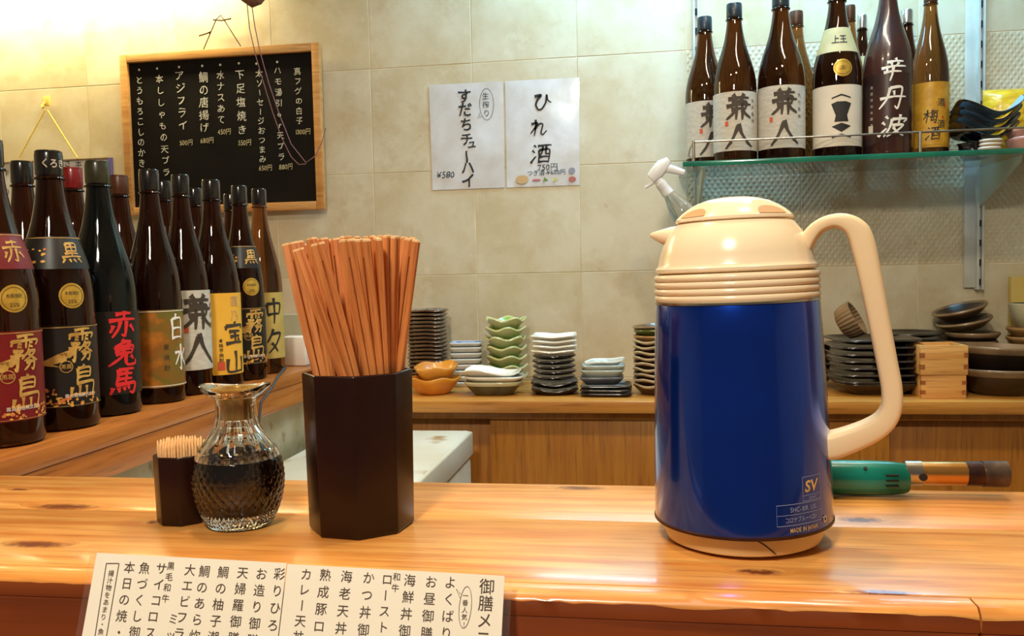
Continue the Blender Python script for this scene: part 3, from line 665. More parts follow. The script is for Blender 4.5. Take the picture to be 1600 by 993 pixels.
# ------------------------------------------------------------------ lacquer holders
def holder(name, label, c, R0, R1, h, th_, rot, sx=1.0, sy=1.0):
    root = thing(name, label, 'holder', c)
    ring = lambda r, z: [(r*sx*math.cos(rot+k*PI/4), r*sy*math.sin(rot+k*PI/4), z) for k in range(8)]
    rows = [ring(R0*0.97, 0), ring(R0, 0.002), ring(R1, h-0.001), ring(R1-0.001, h)]
    v = sum(rows, []); f = [tuple(range(8))[::-1]]
    for k in range(3):
        for j in range(8):
            j2 = (j+1) % 8; f.append((k*8+j, k*8+j2, (k+1)*8+j2, (k+1)*8+j))
    inn = [ring(R1-th_, h), ring(R1-th_-0.0005, h-0.002), ring(R0-th_, 0.006)]
    n = len(v); v += sum(inn, [])
    for j in range(8):
        j2 = (j+1) % 8; f.append((24+j, 24+j2, n+j2, n+j))
    mi = [0]*len(f)
    for k in range(2):
        for j in range(8):
            j2 = (j+1) % 8; f.append((n+k*8+j, n+k*8+j2, n+(k+1)*8+j2, n+(k+1)*8+j)); mi.append(1)
    f.append(tuple(n+16+j for j in range(8))); mi.append(1)
    G().add(v, f, mi).build('cup', [M['lacquer'], M['lacquer_red']], root, bevel=0.0008, angle=30)
    return root
CH = at_z(566, 820, 0); cva = math.atan2(-CH.y, -CH.x)
holder('chopstick_holder', 'tall dark brown octagonal lacquer holder full of wooden chopsticks', (CH.x, CH.y, 0), 0.0412, 0.0430, 0.1238, 0.0035, cva-math.radians(4))
TP_ = at_z(288, 812, 0); tva = math.atan2(-TP_.y, -TP_.x)
holder('toothpick_holder', 'small dark brown octagonal lacquer holder full of toothpicks behind the soy decanter', (TP_.x, TP_.y, 0), 0.0215, 0.0226, 0.0560, 0.0022, tva-math.radians(9), 1.0, 0.95)

def chop_mesh(w, t_, L):
    g = G()
    for s in (-1, 1):
        hw = w/2-0.00035; x0 = s*(0.00035+hw/2)
        rows = [(0, 0.45), (L*0.35, 0.7), (L*0.7, 0.97), (L-0.0015, 1.0), (L, 0.86)]
        v, f = [], []
        for z, q in rows:
            a, b, c = hw/2*q, t_/2*q, min(hw, t_)*0.18*q
            xc = x0*(1 if z > L*0.3 else 0.55)*(q if q < 0.95 else 1)
            for (x, y) in ((-a+c, -b), (a-c, -b), (a, -b+c), (a, b-c), (a-c, b), (-a+c, b), (-a, b-c), (-a, -b+c)): v.append((xc+x, y, z))
        mi = []
        for k in range(len(rows)-1):
            for j in range(8):
                j2 = (j+1) % 8; f.append((k*8+j, k*8+j2, (k+1)*8+j2, (k+1)*8+j)); mi.append(1 if k == 3 else 0)
        f.append(tuple(range(8))[::-1]); f.append(tuple(32+j for j in range(8))); mi += [0, 1]
        g.add(v, f, mi)
    g.box((0, 0, L*0.985-0.004), (0.0012, t_*0.55, 0.012))
    return g.mesh('chopsticks', [M['chop'], M['chop_end']], angle=30)
cm = [chop_mesh(w, t_, 0.222) for w, t_ in ((0.0125, 0.0046), (0.0105, 0.0044), (0.0090, 0.0042))]
def stick(top_px, rim_px, dy_top, dy_rim, kind, spin, zt):
    """top and rim pixels (x only) give the lean; dy = depth offset from the holder's axis"""
    Yt, Yr = CH.y+dy_top, CH.y+dy_rim
    p1 = at_y(top_px, 380, Yt); p1.z = zt
    p0 = at_y(rim_px, 590, Yr); p0.z = 0.122
    off = Vector((p0.x-CH.x, p0.y-CH.y, 0))
    if off.length > 0.0315: p0 -= off*(1-0.0315/off.length)
    d = (p1-p0).normalized(); L = 0.222; b = p0-d*(0.112/d.z)
    off = Vector((b.x-CH.x, b.y-CH.y, 0))
    if off.length > 0.029: b -= off*(1-0.029/off.length)
    d = (p0-b).normalized(); b = b+d*(0.0072-b.z)/d.z; L = 0.222
    z = d; q = Vector((0, 0, 1)).rotation_difference(d).to_matrix() @ Matrix.Rotation(spin, 3, 'Z')
    o = bpy.data.objects.new('chopsticks', cm[kind]); link(o); mm = q.to_4x4(); mm.translation = b; o.matrix_world = mm
    return o
gl = 'pale brown disposable wooden chopsticks standing in the dark octagonal holder'
gp = 'wooden chopsticks in the octagonal holder'
def H(y, dy): # height of a stick's tip from its pixel row
    return at_y(560, y, CH.y+dy).z
sticks = [ # top x, top y, rim x, depth top, depth rim, kind, spin
 (444, 392, 536, -.030, -.022, 1, 1.25), (472, 387, 553, -.036, -.026, 1, .55), (517, 389, 583, -.040, -.029, 0, -.12), (566, 379, 600, -.042, -.028, 0, .05), (590, 373, 620, -.034, -.022, 1, -.9),
 (452, 374, 500, -.012, -.012, 0, .35), (487, 372, 517, -.016, -.012, 1, -.6), (540, 364, 560, -.020, -.012, 1, 1.2), (606, 366, 616, -.022, -.013, 2, 1.2), (618, 368, 628, -.018, -.008, 2, 1.35), (646, 367, 630, -.010, -.002, 0, -.25),
 (462, 373, 492, .004, 0, 0, .1), (500, 366, 530, -.002, 0, 0, .1), (519, 362, 546, .006, .001, 0, 0), (552, 366, 571, -.002, .001, 1, .3), (578, 363, 590, .003, 0, 1, -.3), (600, 364, 605, .0, .0, 1, .2),
 (470, 371, 510, .020, .013, 0, 0), (497, 366, 528, .022, .013, 1, 0), (525, 360, 550, .024, .013, 0, .1), (556, 362, 572, .022, .012, 1, 0), (585, 362, 592, .022, .012, 0, 0), (613, 364, 611, .020, .012, 0, .1), (640, 366, 624, .016, .011, 0, .1),
 (488, 369, 530, .038, .024, 1, 0), (515, 364, 552, .040, .024, 0, 0), (548, 360, 572, .040, .024, 1, 0), (577, 361, 590, .040, .024, 0, 0), (603, 363, 606, .038, .023, 1, 0), (628, 365, 618, .034, .021, 1, 0)]
special = {0: 'leftmost chopstick pair of the holder, lowest tip and leaning furthest left', 2: 'broad flat chopstick pair in front, leaning left, third from the left', 3: 'broad flat chopstick pair standing front and centre in the holder', 10: 'rightmost broad chopstick pair of the holder, leaning to the right'}
for i, (tx, ty, rx, dt, dr, k, sp) in enumerate(sticks):
    tag(stick(tx, rx, dt, dr, k, sp, H(ty, dt)), special.get(i, gl), 'chopsticks', gp)
pk = G().lathe([(0, 0), (0.0004, 0.004), (0.00108, 0.010), (0.00108, 0.053), (0.0006, 0.058), (0, 0.059)], 8).mesh('toothpick', M['pick'])
n = 0
for i in range(-8, 9):
    for j in range(-8, 9):
        x = (i+(j % 2)*0.5)*0.0024; y = j*0.0022
        if (x/0.0172)**2+(y/0.0160)**2 > 1: continue
        jx, jy = random.uniform(-.0002, .0002), random.uniform(-.0002, .0002)
        dv = Vector((x*0.12+random.uniform(-.0003, .0003), y*0.12, 0.06)).normalized()
        o = bpy.data.objects.new('toothpick', pk); link(o)
        mm = Vector((0, 0, 1)).rotation_difference(dv).to_matrix().to_4x4(); mm.translation = Vector((TP_.x+x*0.94+jx, TP_.y+y*0.94+jy, 0.0085+random.uniform(0, .0025)-0.02*((x/0.0172)**2+(y/.016)**2)*0.1)); o.matrix_world = mm
        tag(o, 'thin pale wooden toothpick standing in the small octagonal holder', 'toothpick', 'toothpicks in the small holder')

# ------------------------------------------------------------------ soy sauce decanter
SY = at_z(376, 818, 0)
sy = thing('soy_decanter', 'cut glass decanter of dark soy sauce with flared lip beside the toothpicks', 'decanter', (SY.x, SY.y, 0))
op = [(0.0, 0.0), (0.020, 0.0), (0.0245, 0.0012), (0.0275, 0.004), (0.0310, 0.0105), (0.0338, 0.018), (0.0356, 0.026), (0.0365, 0.034), (0.0364, 0.042), (0.0352, 0.050), (0.0328, 0.0575), (0.0290, 0.0645), (0.0248, 0.070), (0.0205, 0.0755), (0.0178, 0.081), (0.0165, 0.087), (0.0160, 0.093), (0.0158, 0.099), (0.0165, 0.103)]
def dense(p, k=5):
    o = []
    for i in range(len(p)-1):
        for s in range(k): o.append((p[i][0]+(p[i+1][0]-p[i][0])*s/k, p[i][1]+(p[i+1][1]-p[i][1])*s/k))
    return o+[p[-1]]
def cut(t, r, z, k):
    d = 0.0
    if r > 0.02 and z < 0.062:
        w = min(1, max(0, (z-0.001)/0.004))*min(1, (0.062-z)/0.016)
        q = 16 if z > 0.017 else 26
        zz = z*(330 if z > 0.017 else 700)
        d = (abs(math.sin(q*t/1+zz))+abs(math.sin(q*t/1-zz)))*0.5*0.0016*w
    elif 0.055 < z < 0.097: d = abs(math.sin(7*t))*0.0011
    r2 = max(0, r-d) if r > 0.0 else 0
    return (r2*math.cos(t), r2*math.sin(t), z)
outer = dense(op)+[(0.020, 0.1050), (0.0250, 0.1072), (0.0277, 0.1098), (0.0280, 0.1118), (0.0268, 0.1122), (0.0235, 0.1100), (0.0185, 0.1085), (0.0140, 0.1070), (0.0132, 0.100), (0.0132, 0.088), (0.0150, 0.080), (0.0205, 0.0725), (0.0275, 0.063), (0.0325, 0.053), (0.0343, 0.043), (0.0341, 0.033), (0.0324, 0.024), (0.0290, 0.0165), (0.023, 0.0125), (0, 0.0118)]
G().lathe(outer, 160, shape=lambda t, r, z, k: cut(t, r, z, k) if k < len(dense(op)) else (r*math.cos(t), r*math.sin(t)*(1 if z < .104 else 0.97), z+(0.0022*math.cos(2*(t-0.2)) if z > 0.1065 and r > 0.02 else 0))).build('glass_body', M['clear_glass'], sy, angle=18)
G().lathe([(0, 0.0115), (0.0232, 0.0121), (0.0293, 0.0161), (0.0327, 0.0237), (0.0348, 0.033), (0.0350, 0.043), (0.0333, 0.053), (0.0323, 0.0550), (0, 0.0550)], 64).build('soy_sauce', M['soy'], sy)
G().lathe([(0.0095, 0.086), (0.0128, 0.086), (0.0128, 0.1045), (0.0138, 0.1082), (0.0185, 0.1096), (0.0185, 0.1108), (0.011, 0.1106), (0.0095, 0.1070)], 48, closed=True).build('pouring_insert', M['gold_plug'], sy)

# ------------------------------------------------------------------ gas torch behind the jug
g0 = at_y(1297, 739, 0.772)
tr = thing('gas_torch', 'teal gas torch head with burnt metal barrel lying at the back of the bar', 'torch', (g0.x-0.004, 0.774, 0.0151), None, (0, 0, 0.0))
tr.scale = (0.93, 0.88, 0.89)
RX = Matrix.Rotation(PI/2, 4, 'Y')
G().lathe([(0, -0.045), (0.0150, -0.045), (0.0165, -0.04), (0.0167, 0.0), (0.0167, 0.040), (0.0160, 0.058), (0.0146, 0.069), (0.0135, 0.0722), (0, 0.0722)], 40, M4=RX).build('grip', M['teal'], tr)
for k in range(3):
    G().box((0.0555, -0.0140-0.0006*k, 0.0075-0.0050*k-0.0012), (0.011, 0.005, 0.0012)).build('vent_slot', M['hole_shade'], tr)
G().lathe([(0, 0), (0.0016, 0), (0.0016, 0.003), (0, 0.003)], 14, M4=Matrix.Translation((0.033, -0.0116, 0.0105)) @ Matrix.Rotation(math.radians(50), 4, 'X')).build('screw_hole', M['hole_shade'], tr)
pr = [(0.0, 0.0705), (0.0112, 0.0705), (0.0112, 0.138), (0, 0.138)]
G().lathe(pr, 36, c=(0, 0, 0), M4=Matrix.Translation((0, 0, 0.0052)) @ RX).build('barrel', M['brass'], tr)
G().lathe([(0, 0.070), (0.0118, 0.070), (0.0118, 0.084), (0, 0.084)], 36, M4=Matrix.Translation((0, 0, 0.0052)) @ RX).build('collar', M['steel'], tr)
G().lathe([(0, 0), (0.0036, 0), (0.0036, 0.0016), (0, 0.0016)], 20, M4=Matrix.Translation((0.083, -0.0112, 0.004)) @ Matrix.Rotation(PI/2, 4, 'X')).build('air_hole', M['hole_shade'], tr)
G().lathe([(0.0, 0.122), (0.0115, 0.122), (0.0117, 0.136), (0.0, 0.136)], 36, M4=Matrix.Translation((0, 0, 0.0052)) @ RX).build('scorched_band', M['burnt_dark'], tr)
G().lathe([(0.0095, 0.1365), (0.0122, 0.1365), (0.0124, 0.157), (0.0100, 0.157)], 36, M4=Matrix.Translation((0, 0, 0.0052)) @ RX, closed=True).build('nozzle', M['burnt'], tr)

# ------------------------------------------------------------------ bottles
SHAPE = [(0.0, 0.90), (0.008, 0.965), (0.022, 1.0), (0.46, 1.0), (0.50, 0.985), (0.54, 0.95), (0.58, 0.89), (0.62, 0.81), (0.66, 0.715), (0.70, 0.62), (0.74, 0.53), (0.78, 0.46), (0.82, 0.405), (0.86, 0.365), (0.90, 0.335), (0.915, 0.33)]
def prof_r(H_, R_):
    P = [(a*H_, b*R_) for a, b in SHAPE]
    def rf(z):
        z = min(max(z, 0), P[-1][0])
        for (z0, r0), (z1, r1) in zip(P, P[1:]):
            if z0 <= z <= z1: return r0+(r1-r0)*(z-z0)/max(z1-z0, 1e-9)
        return P[-1][1]
    return rf
GB = {}
def bottle(label, loc, H_, R_, glass, cap, labels=(), group=None, captext=None):
    root = thing('bottle', label, 'bottle', loc, group)
    rf = prof_r(H_, R_); va = math.atan2(-loc[1], -loc[0])
    key = (round(H_, 4), round(R_, 4), glass.name)
    if key not in GB:
        GB[key] = G().lathe([(0, 0.004)]+[(R_*0.75, 0.003), (R_*0.85, 0.0)]+[(b*R_, a*H_) for a, b in SHAPE[1:]]+[(0, 0.915*H_)], 48).mesh('glass_body', glass, angle=40)
    inst('glass_body', GB[key], root)
    kc = (round(H_, 4), round(R_, 4), cap.name)
    if kc not in GB:
        c = R_*0.355; z0 = H_*0.912
        GB[kc] = (G().lathe([(0, z0), (c, z0), (c*1.03, z0+0.002), (c*1.03, H_-0.006), (c*1.0, H_-0.0045), (c*1.0, H_-0.0015), (c*0.94, H_), (0, H_)], 40).mesh('cap', cap, angle=30),
                  G().lathe([(c*0.9, z0-0.006), (c*1.10, z0-0.006), (c*1.14, z0-0.0045), (c*1.10, z0-0.0028), (c*0.9, z0-0.0028)], 40, closed=True).mesh('neck_ring', glass, angle=40))
    co = inst('cap', GB[kc][0], root); inst('neck_ring', GB[kc][1], root)
    if captext:
        rc = R_*0.355*1.03
        T().row(captext, 0, 0, 0.014, bold=0.02, sx=.8).build('lettering', M['ink_pale'], lambda u, v: Vector(((rc+.0004)*math.cos(va+.35+u/rc), (rc+.0004)*math.sin(va+.35+u/rc), H_*0.952+v)), co, step=.003)
    for L in labels:
        a0 = va+math.radians(L.get('a', 0)); z0, z1 = L['z'][0]*H_, L['z'][1]*H_; nm = L.get('name', 'paper_label')
        if L.get('oval'):
            zc = (z0+z1)/2; g = patch_oval(rf, a0, zc, L['ru'], (z1-z0)/2, 0.0009)
        else:
            zc = (z0+z1)/2; g = patch_rect(rf, a0, math.radians(L.get('half', 80)), z0, z1, 0.0006)
        lo = g.build(nm, L['mat'], root)
        if L.get('label'): lo['label'] = L['label']
        rr = rf(zc)
        for k, tx in enumerate(L.get('text', ())):
            aa = va+math.radians(tx.get('a', L.get('a', 0)))
            fn = lambda u, v, aa=aa: Vector(((rf(zc+v)+.0013)*math.cos(aa+u/rr), (rf(zc+v)+.0013)*math.sin(aa+u/rr), zc+v))
            t = T(); hh = (z1-z0)
            if 'brush' in tx:
                nb_ = len(tx['brush'])
                for ib, cb_ in enumerate(tx['brush']):
                    q_ = ib/max(nb_-1, 1); brush(t, cb_, tx.get('du', 0)+tx.get('lean', 0)*q_, (tx['v0']+(tx['v1']-tx['v0'])*q_)*hh, tx['s'], tx.get('w', .1), tx.get('sx', 1), tx.get('sh', 0), rag=tx.get('rag', .12))
            elif 'col' in tx:
                t.col(tx['col'], tx.get('du', 0), tx['v0']*hh, tx.get('du', 0)+tx.get('lean', 0), tx['v1']*hh, tx['s'], bold=tx.get('b', 0), sx=tx.get('sx', 1), wob=tx.get('wob', 0), shear=tx.get('sh', 0))
            elif 'row' in tx:
                t.row(tx['row'], tx.get('du', 0), tx['v0']*hh, tx['s'], bold=tx.get('b', 0), sx=tx.get('sx', 1))
            elif 'frame' in tx:
                w, h = tx['frame']; t.line([(-w, -h), (w, -h), (w, h), (-w, h)], tx.get('w', .0012), 0, True)
            elif 'bars' in tx:
                for (u0, v0, u1, v1) in tx['bars']: t.poly([(u0, v0), (u1, v0), (u1, v1), (u0, v1)])
            elif 'ring' in tx:
                u, v, ru, rv, w = tx['ring']; t.ellipse(u, v, ru, rv, w)
            elif 'polys' in tx:
                for p in tx['polys']: t.poly(p)
            elif 'dots' in tx:
                rd = random.Random(k+int(loc[1]*100)); c_ = tx['dots']
                for q in range(c_[4]): t.ellipse(rd.uniform(c_[0], c_[1]), rd.uniform(c_[2], c_[3]), rd.uniform(.0012, .0032), rd.uniform(.0010, .0026), n=7)
            t.build('lettering' if ('col' in tx or 'row' in tx or 'brush' in tx) else 'printed_mark', tx['m'], fn, lo, step=.005)
    return root
def kiri(neck, lab, ink, big=0.034, off=35):
    return [dict(z=(.575, .69), a=8, half=115, mat=M[lab], name='neck_label', text=[dict(brush=neck, v0=0, v1=0, s=.030, a=34, w=.10, m=M['ink_gold']), dict(dots=(-.036, -.002, -.016, .006, 24), a=-12, m=M['ink_flower']), dict(bars=[(-.08, .0205, .08, .0215)], a=8, m=M['ink_gold'])]),
            dict(z=(.435, .525), a=24, oval=True, ru=.0175, mat=M['sticker_gold'], name='gold_sticker', text=[dict(ring=(0, 0, .0145, .0145, .0006), m=M['ink_brown']), dict(row='本格焼酎', v0=.1, s=.0062, sx=.8, m=M['ink_brown']), dict(row='25%', v0=-.22, s=.007, m=M['ink_brown'])]),
            dict(z=(.085, .375), a=16, half=112, mat=M[lab], name='paper_label', text=[dict(brush='霧島', v0=.25, v1=-.19, s=.047, a=off, w=.085, sx=.85, m=M['ink_gold'], sh=.1), dict(bars=[(-.09, .0545, .09, .0555), (-.09, -.0555, .09, -.0550)], a=16, m=M['ink_gold']), dict(row='霧島酒造株式会社', v0=-.36, s=.0056, a=off-4, m=M['ink_white']), dict(dots=(-.052, .05, -.055, -.037, 60), a=16, m=M['ink_flower']), dict(dots=(-.05, -.02, -.04, -.03, 16), a=16, m=M['ink_flower']),
                  dict(polys=[[(-.040, .004), (-.012, .018), (.004, .020), (-.002, .008), (-.018, .004), (-.010, .000)], [(-.012, .018), (.012, .026), (.004, .012)]], a=12, m=M['ink_gold']), dict(ring=(0, 0, .008, .008, .001), a=10, m=M['ink_gold']), dict(row='黒霧', v0=0, s=.007, a=10, m=M['ink_gold'])])]
def kane(off=12, s=.060):
    return [dict(z=(.115, .475), a=off, half=100, mat=M['label_grey'], text=[dict(brush='兼八', v0=.22, v1=-.25, s=s*1.08, a=off+6, w=.12, m=M['ink_brown']), dict(col='麦焼酎', v0=.3, v1=.05, s=.011, a=off+6, du=.033, m=M['ink_brown'], wob=.05), dict(bars=[(-.0045, -.004, .0035, .006)], a=off-24, m=M['ink_seal'])])]
row_x = [-0.835, -0.838, -0.842, -0.836, -0.829, -0.823, -0.818, -0.812]
def bl(px, py, ztop):
    p = at_z(px, py, ztop); return p
def place(px, py, H_):      # a bottle on the ledge from the pixel of its cap's top
    p = at_z(px, py, LZ+H_); return (p.x, p.y, LZ)
LB = []
p2 = place(75, 236, .395); p3 = place(151, 252, .395); p4 = place(232, 265, .395); p5 = place(281, 273, .396); p6 = place(329, 281, .396); p7 = place(373, 290, .395); p8 = place(404, 295, .398)
bottle('dark bottle with wine-red label cut by the left edge of the photo', (-0.838, p2[1]-0.118, LZ), .395, .0510, M['dark_glass'], M['cap_black'], kiri('赤', 'label_red', 'ink_gold'), 'front row of bottles on the side ledge')
bottle('dark bottle with black and gold label, ribbed black cap, second from the left in front', p2, .395, .0510, M['dark_glass'], M['cap_black'], kiri('黒', 'label_black', 'ink_gold'), 'front row of bottles on the side ledge', 'くろき')
bottle('black bottle with large red brush lettering on its label', p3, .395, .0500, M['green_black_glass'], M['cap_green'],
       [dict(z=(.085, .41), a=20, half=105, mat=M['label_black'], text=[dict(brush='赤兎馬', v0=.34, v1=-.35, s=.043, a=30, w=.13, m=M['ink_red'], sx=1.12, sh=.12)])], 'front row of bottles on the side ledge')
bottle('brown bottle with green and orange picture label and white lettering', p4, .395, .0445, M['dark_glass'], M['cap_black'],
       [dict(z=(.07, .40), a=10, half=95, mat=M['label_picture'], text=[dict(brush='白水', v0=.27, v1=-.12, s=.046, a=46, w=.085, sx=.72, m=M['ink_white'], lean=.008), dict(col='麦焼酎', v0=.02, v1=-.25, s=.010, a=20, m=M['ink_brown']), dict(bars=[(-.16, .062, .16, .0635), (-.16, -.0632, .16, -.0615)], a=10, m=M['label_white']), dict(bars=[(-.011+.0022*i, -.062, -.011+.0022*i+.0011, -.030) for i in range(8)], a=-42, m=M['ink_pale'])])], 'front row of bottles on the side ledge')
bottle('dark bottle with pale grey label and large brush characters on the ledge', p5, .396, .0425, M['dark_glass'], M['cap_black'], kane(24, .062), 'front row of bottles on the side ledge')
bottle('dark bottle with bright orange-yellow label on the ledge', p6, .396, .0460, M['dark_glass'], M['cap_black'],
       [dict(z=(.065, .455), a=20, half=105, mat=M['label_yellow'], text=[dict(brush='宝山', v0=.0, v1=-.35, s=.046, a=44, w=.13, m=M['ink_brown']), dict(col='富乃', v0=.4, v1=.22, s=.022, a=46, m=M['tan_ink'], wob=.04), dict(col='本格芋焼酎', v0=-.08, v1=-.32, s=.0085, a=8, b=.01, m=M['ink']), dict(bars=[(-.007, -.068, .006, -.052)], a=8, m=M['ink_seal'])])], 'front row of bottles on the side ledge')
bottle('smaller-looking dark bottle with black and gold label between the yellow and the khaki label', p7, .395, .0425, M['dark_glass'], M['cap_black'], kiri('黒', 'label_black', 'ink_gold', off=30), 'front row of bottles on the side ledge')
bottle('clear brown bottle with khaki label, last in front beside the white box', p8, .398, .0425, M['amber_glass'], M['cap_black'],
       [dict(z=(.085, .44), a=20, half=100, mat=M['label_khaki'], text=[dict(brush='中々', v0=.22, v1=-.24, s=.056, a=30, w=.095, sx=.75, m=M['ink'])])], 'front row of bottles on the side ledge')
for (px, py, cap, lab) in ((33, 252, 'cap_black', 'brown bottle with ribbed black cap, first in the back row at the left'), (112, 262, 'cap_red', 'dark bottle with a shiny red cap in the back row'), (185, 274, 'cap_brown', 'dark bottle in the back row just left of the blackboard'), (254, 283, 'cap_black', 'dark bottle peeping out behind the picture label bottle'), (303, 294, 'cap_black', 'dark bottle peeping out behind the grey label bottle on the ledge'), (360, 303, 'cap_black', 'dark bottle peeping out behind the yellow label bottle')):
    bottle(lab, place(px, py, .405), .405, .046, M['dark_glass'], M[cap], (), 'back row of bottles on the side ledge')

# ------------------------------------------------------------------ glass shelf, rail, standards
SZ = 0.4555
sh = thing('glass_shelf', 'clear glass wall shelf with green edge and thin metal rail, upper right', 'shelf', (0.7, 2.34, SZ))
G().box((0.0, -0.0065, -0.006), (1.21, 0.283, 0.012)).build('glass_pane', M['shelf_glass'], sh)
G().box((0, -0.1496, -0.0062), (1.214, 0.003, 0.0125)).build('glass_edge', M['shelf_edge'], sh, bevel=.0008)
G().box((-0.6067, -0.0065, -0.006), (0.003, 0.283, 0.012)).build('glass_edge', M['shelf_edge'], sh)
yr = -0.139
for px in (1083, 1434):
    x = at_y(px, 230, 2.218).x-0.7
    G().tube([(x, yr, -.001), (x, yr, .050)], 0.0042, 12).build('rail_post', M['steel'], sh)
    G().lathe([(0, -.018), (.006, -.018), (.0065, -.013), (.0065, -.012)], 16, c=(x, yr, 0)).build('post_foot', M['steel'], sh)
x0 = at_y(1083, 230, 2.218).x-0.7
G().tube([(x0, yr, .048), (0.605, yr, .048)], 0.0026, 10).build('rail_rod', M['steel'], sh)
G().tube([(x0, yr, .048), (x0-.006, yr+.05, .040), (x0-.004, yr+.23, .030)], 0.0026, 10).build('rail_rod', M['steel'], sh)
for px, name, lab in ((1089, 'left', 'slotted steel shelf standard on the wall behind the leftmost shelf bottle'), (1534, 'right', 'slotted steel shelf standard running down the wall at the right')):
    x = at_y(px, 150, 2.47).x
    z0 = 0.12 if name == 'right' else 0.20
    st = thing('shelf_standard', lab, 'shelf standard', (x, 2.48, 0.5))
    g = G()
    for s in (-1, 1): g.box((s*0.006, 0, (1.2+z0)/2-0.5), (0.005, 0.022, 1.2-z0))
    g.box((0, 0.006, (1.2+z0)/2-0.5), (0.012, 0.008, 1.2-z0)).build('channel', M['standard'], st)
    k = z0+0.02
    while k < 1.15:
        G().box((0, -0.0005, k-0.5), (0.006, 0.009, 0.016)).build('slot', M['hole_shade'], st); k += 0.052
    br = G().prism([(-0.008, -0.012), (-0.255, -0.012), (-0.250, -0.028), (-0.008, -0.115)], -0.0035, 0.0035, M4=Matrix.Translation((x, 2.478, SZ-0.001)) @ Matrix.Rotation(PI/2, 4, 'Z') @ Matrix.Rotation(PI/2, 4, 'X') if False else Matrix(((0, 0, 1, x), (1, 0, 0, 2.478), (0, 1, 0, SZ-0.001), (0, 0, 0, 1))))
    tag(br.build('shelf_bracket', M['frost_glass'], bevel=.001), 'pale translucent wedge bracket under the %s end of the glass shelf' % name, 'bracket')
trim = struct(G().box((at_y(1517, 150, 2.488).x, 2.4885, 0.65), (0.030, 0.006, 1.05)).build('trim_1', M['standard'], bevel=.001))
trim['label'] = 'pale metal strip beside the right shelf standard'

# bottles on the shelf
def onshelf(px, Y): p = at_y(px, 244, Y); return (p.x, Y, SZ)
def s_bottle(label, px, Y, H_, R_, glass, cap, labels=()): return bottle(label, onshelf(px, Y), H_, R_, glass, cap, labels, 'bottles on the glass shelf')
KN = lambda off: [dict(z=(.065, .43), a=off, half=100, mat=M['label_grey'], text=[dict(brush='兼八', v0=.23, v1=-.26, s=.068, a=off+6, w=.13, m=M['ink_brown']), dict(col='大分長洲', v0=.34, v1=.0, s=.0105, a=off+8, du=.036, m=M['ink_brown'], wob=.06), dict(bars=[(-.004, -.012, .004, 0)], a=off-26, m=M['ink_seal'])])]
s_bottle('leftmost shelf bottle, farther back, with pale grey brush label', 1103, 2.375, .395, .0525, M['brown_glass'], M['cap_navy'], KN(14))
s_bottle('second bottle from the left on the glass shelf, pale grey brush label', 1149, 2.272, .395, .0530, M['brown_glass'], M['cap_navy'], KN(4))
s_bottle('third bottle from the left on the glass shelf, largest pale grey brush label', 1221, 2.272, .415, .0570, M['brown_glass'], M['cap_navy'], KN(2))
s_bottle('brown bottle behind the third shelf bottle, brown cap', 1245, 2.395, .400, .0480, M['amber_glass'], M['cap_brown'])
s_bottle('shelf bottle with cream emblem label and gold neck label', 1308, 2.272, .425, .0570, M['dark_glass'], M['cap_black'],
         [dict(z=(.595, .74), a=2, half=120, mat=M['label_pale'], name='neck_label', text=[dict(row='上王', v0=0, s=.022, b=.02, sx=.8, a=8, m=M['ink'])]),
          dict(z=(.45, .55), a=14, oval=True, ru=.022, mat=M['sticker_gold'], name='gold_sticker', text=[dict(ring=(0, 0, .018, .016, .001), m=M['ink_brown']), dict(row='本', v0=0, s=.014, m=M['ink_brown'])]),
          dict(z=(.06, .405), a=4, half=110, mat=M['label_white'], text=[dict(a=10, m=M['ink'], polys=[[(-.023, .028), (-.010, .033), (.010, .033), (.023, .028), (.013, .0), (.016, -.015), (-.016, -.015), (-.013, 0)], [(-.022, .040), (0, .047), (.022, .040), (.022, .043), (0, .051), (-.022, .043)], [(-.022, -.026), (0, -.018), (.022, -.026), (0, -.040)], [(-.022, -.050), (0, -.044), (.022, -.050), (.022, -.054), (0, -.049), (-.022, -.054)]])])])
s_bottle('amber bottle half hidden behind the cream emblem bottle', 1328, 2.390, .405, .0380, M['amber_glass'], M['cap_brown'])
s_bottle('slim dark bottle with silver cap behind the emblem and the blue-black bottle', 1347, 2.452, .395, .0340, M['dark_glass'], M['cap_silver'], [dict(z=(.66, .72), a=0, half=100, mat=M['label_pale'], name='neck_label')])
s_bottle('short dark bottle far back between third and emblem bottle', 1271, 2.452, .265, .029, M['dark_glass'], M['cap_black'])
s_bottle('blue-black smoky bottle with big white brush characters', 1387, 2.272, .440, .0575, M['smoke_glass'], M['cap_black'],
         [dict(z=(.10, .44), a=-10, half=64, mat=M['label_smoke'], text=[dict(col='清酒特別本醸造', v0=.3, v1=-.3, s=.0075, a=-38, m=M['ink_pale']), dict(bars=[(-.007, -.068, .006, -.046)], a=-40, m=M['ink_pale'])]),
          dict(z=(.30, .31), a=12, half=2, mat=M['label_smoke'], name='printed_characters', text=[dict(brush='辛丹波', v0=15, v1=-15, s=.056, a=12, w=.105, sx=1.1, m=M['ink_white'], sh=.22, rag=.25)])])
s_bottle('dark bottle with silver-topped cap behind the amber plum bottle', 1416, 2.430, .395, .0420, M['dark_glass'], M['cap_silver'])
s_bottle('amber bottle with golden plum wine label, rightmost on the glass shelf', 1453, 2.315, .415, .0430, M['amber_glass'], M['cap_brown'],
         [dict(z=(.05, .43), a=8, half=100, mat=M['label_gold'], text=[dict(brush='梅酒', v0=-.03, v1=-.29, s=.034, a=2, w=.085, m=M['ink'], sh=.1, lean=.006), dict(col='酒酒', v0=.18, v1=-.15, s=.020, a=34, b=.01, m=M['ink_brown'], wob=.06), dict(dots=(-.004, .030, -.02, .045, 8), a=22, m=M['ink_red'])])])

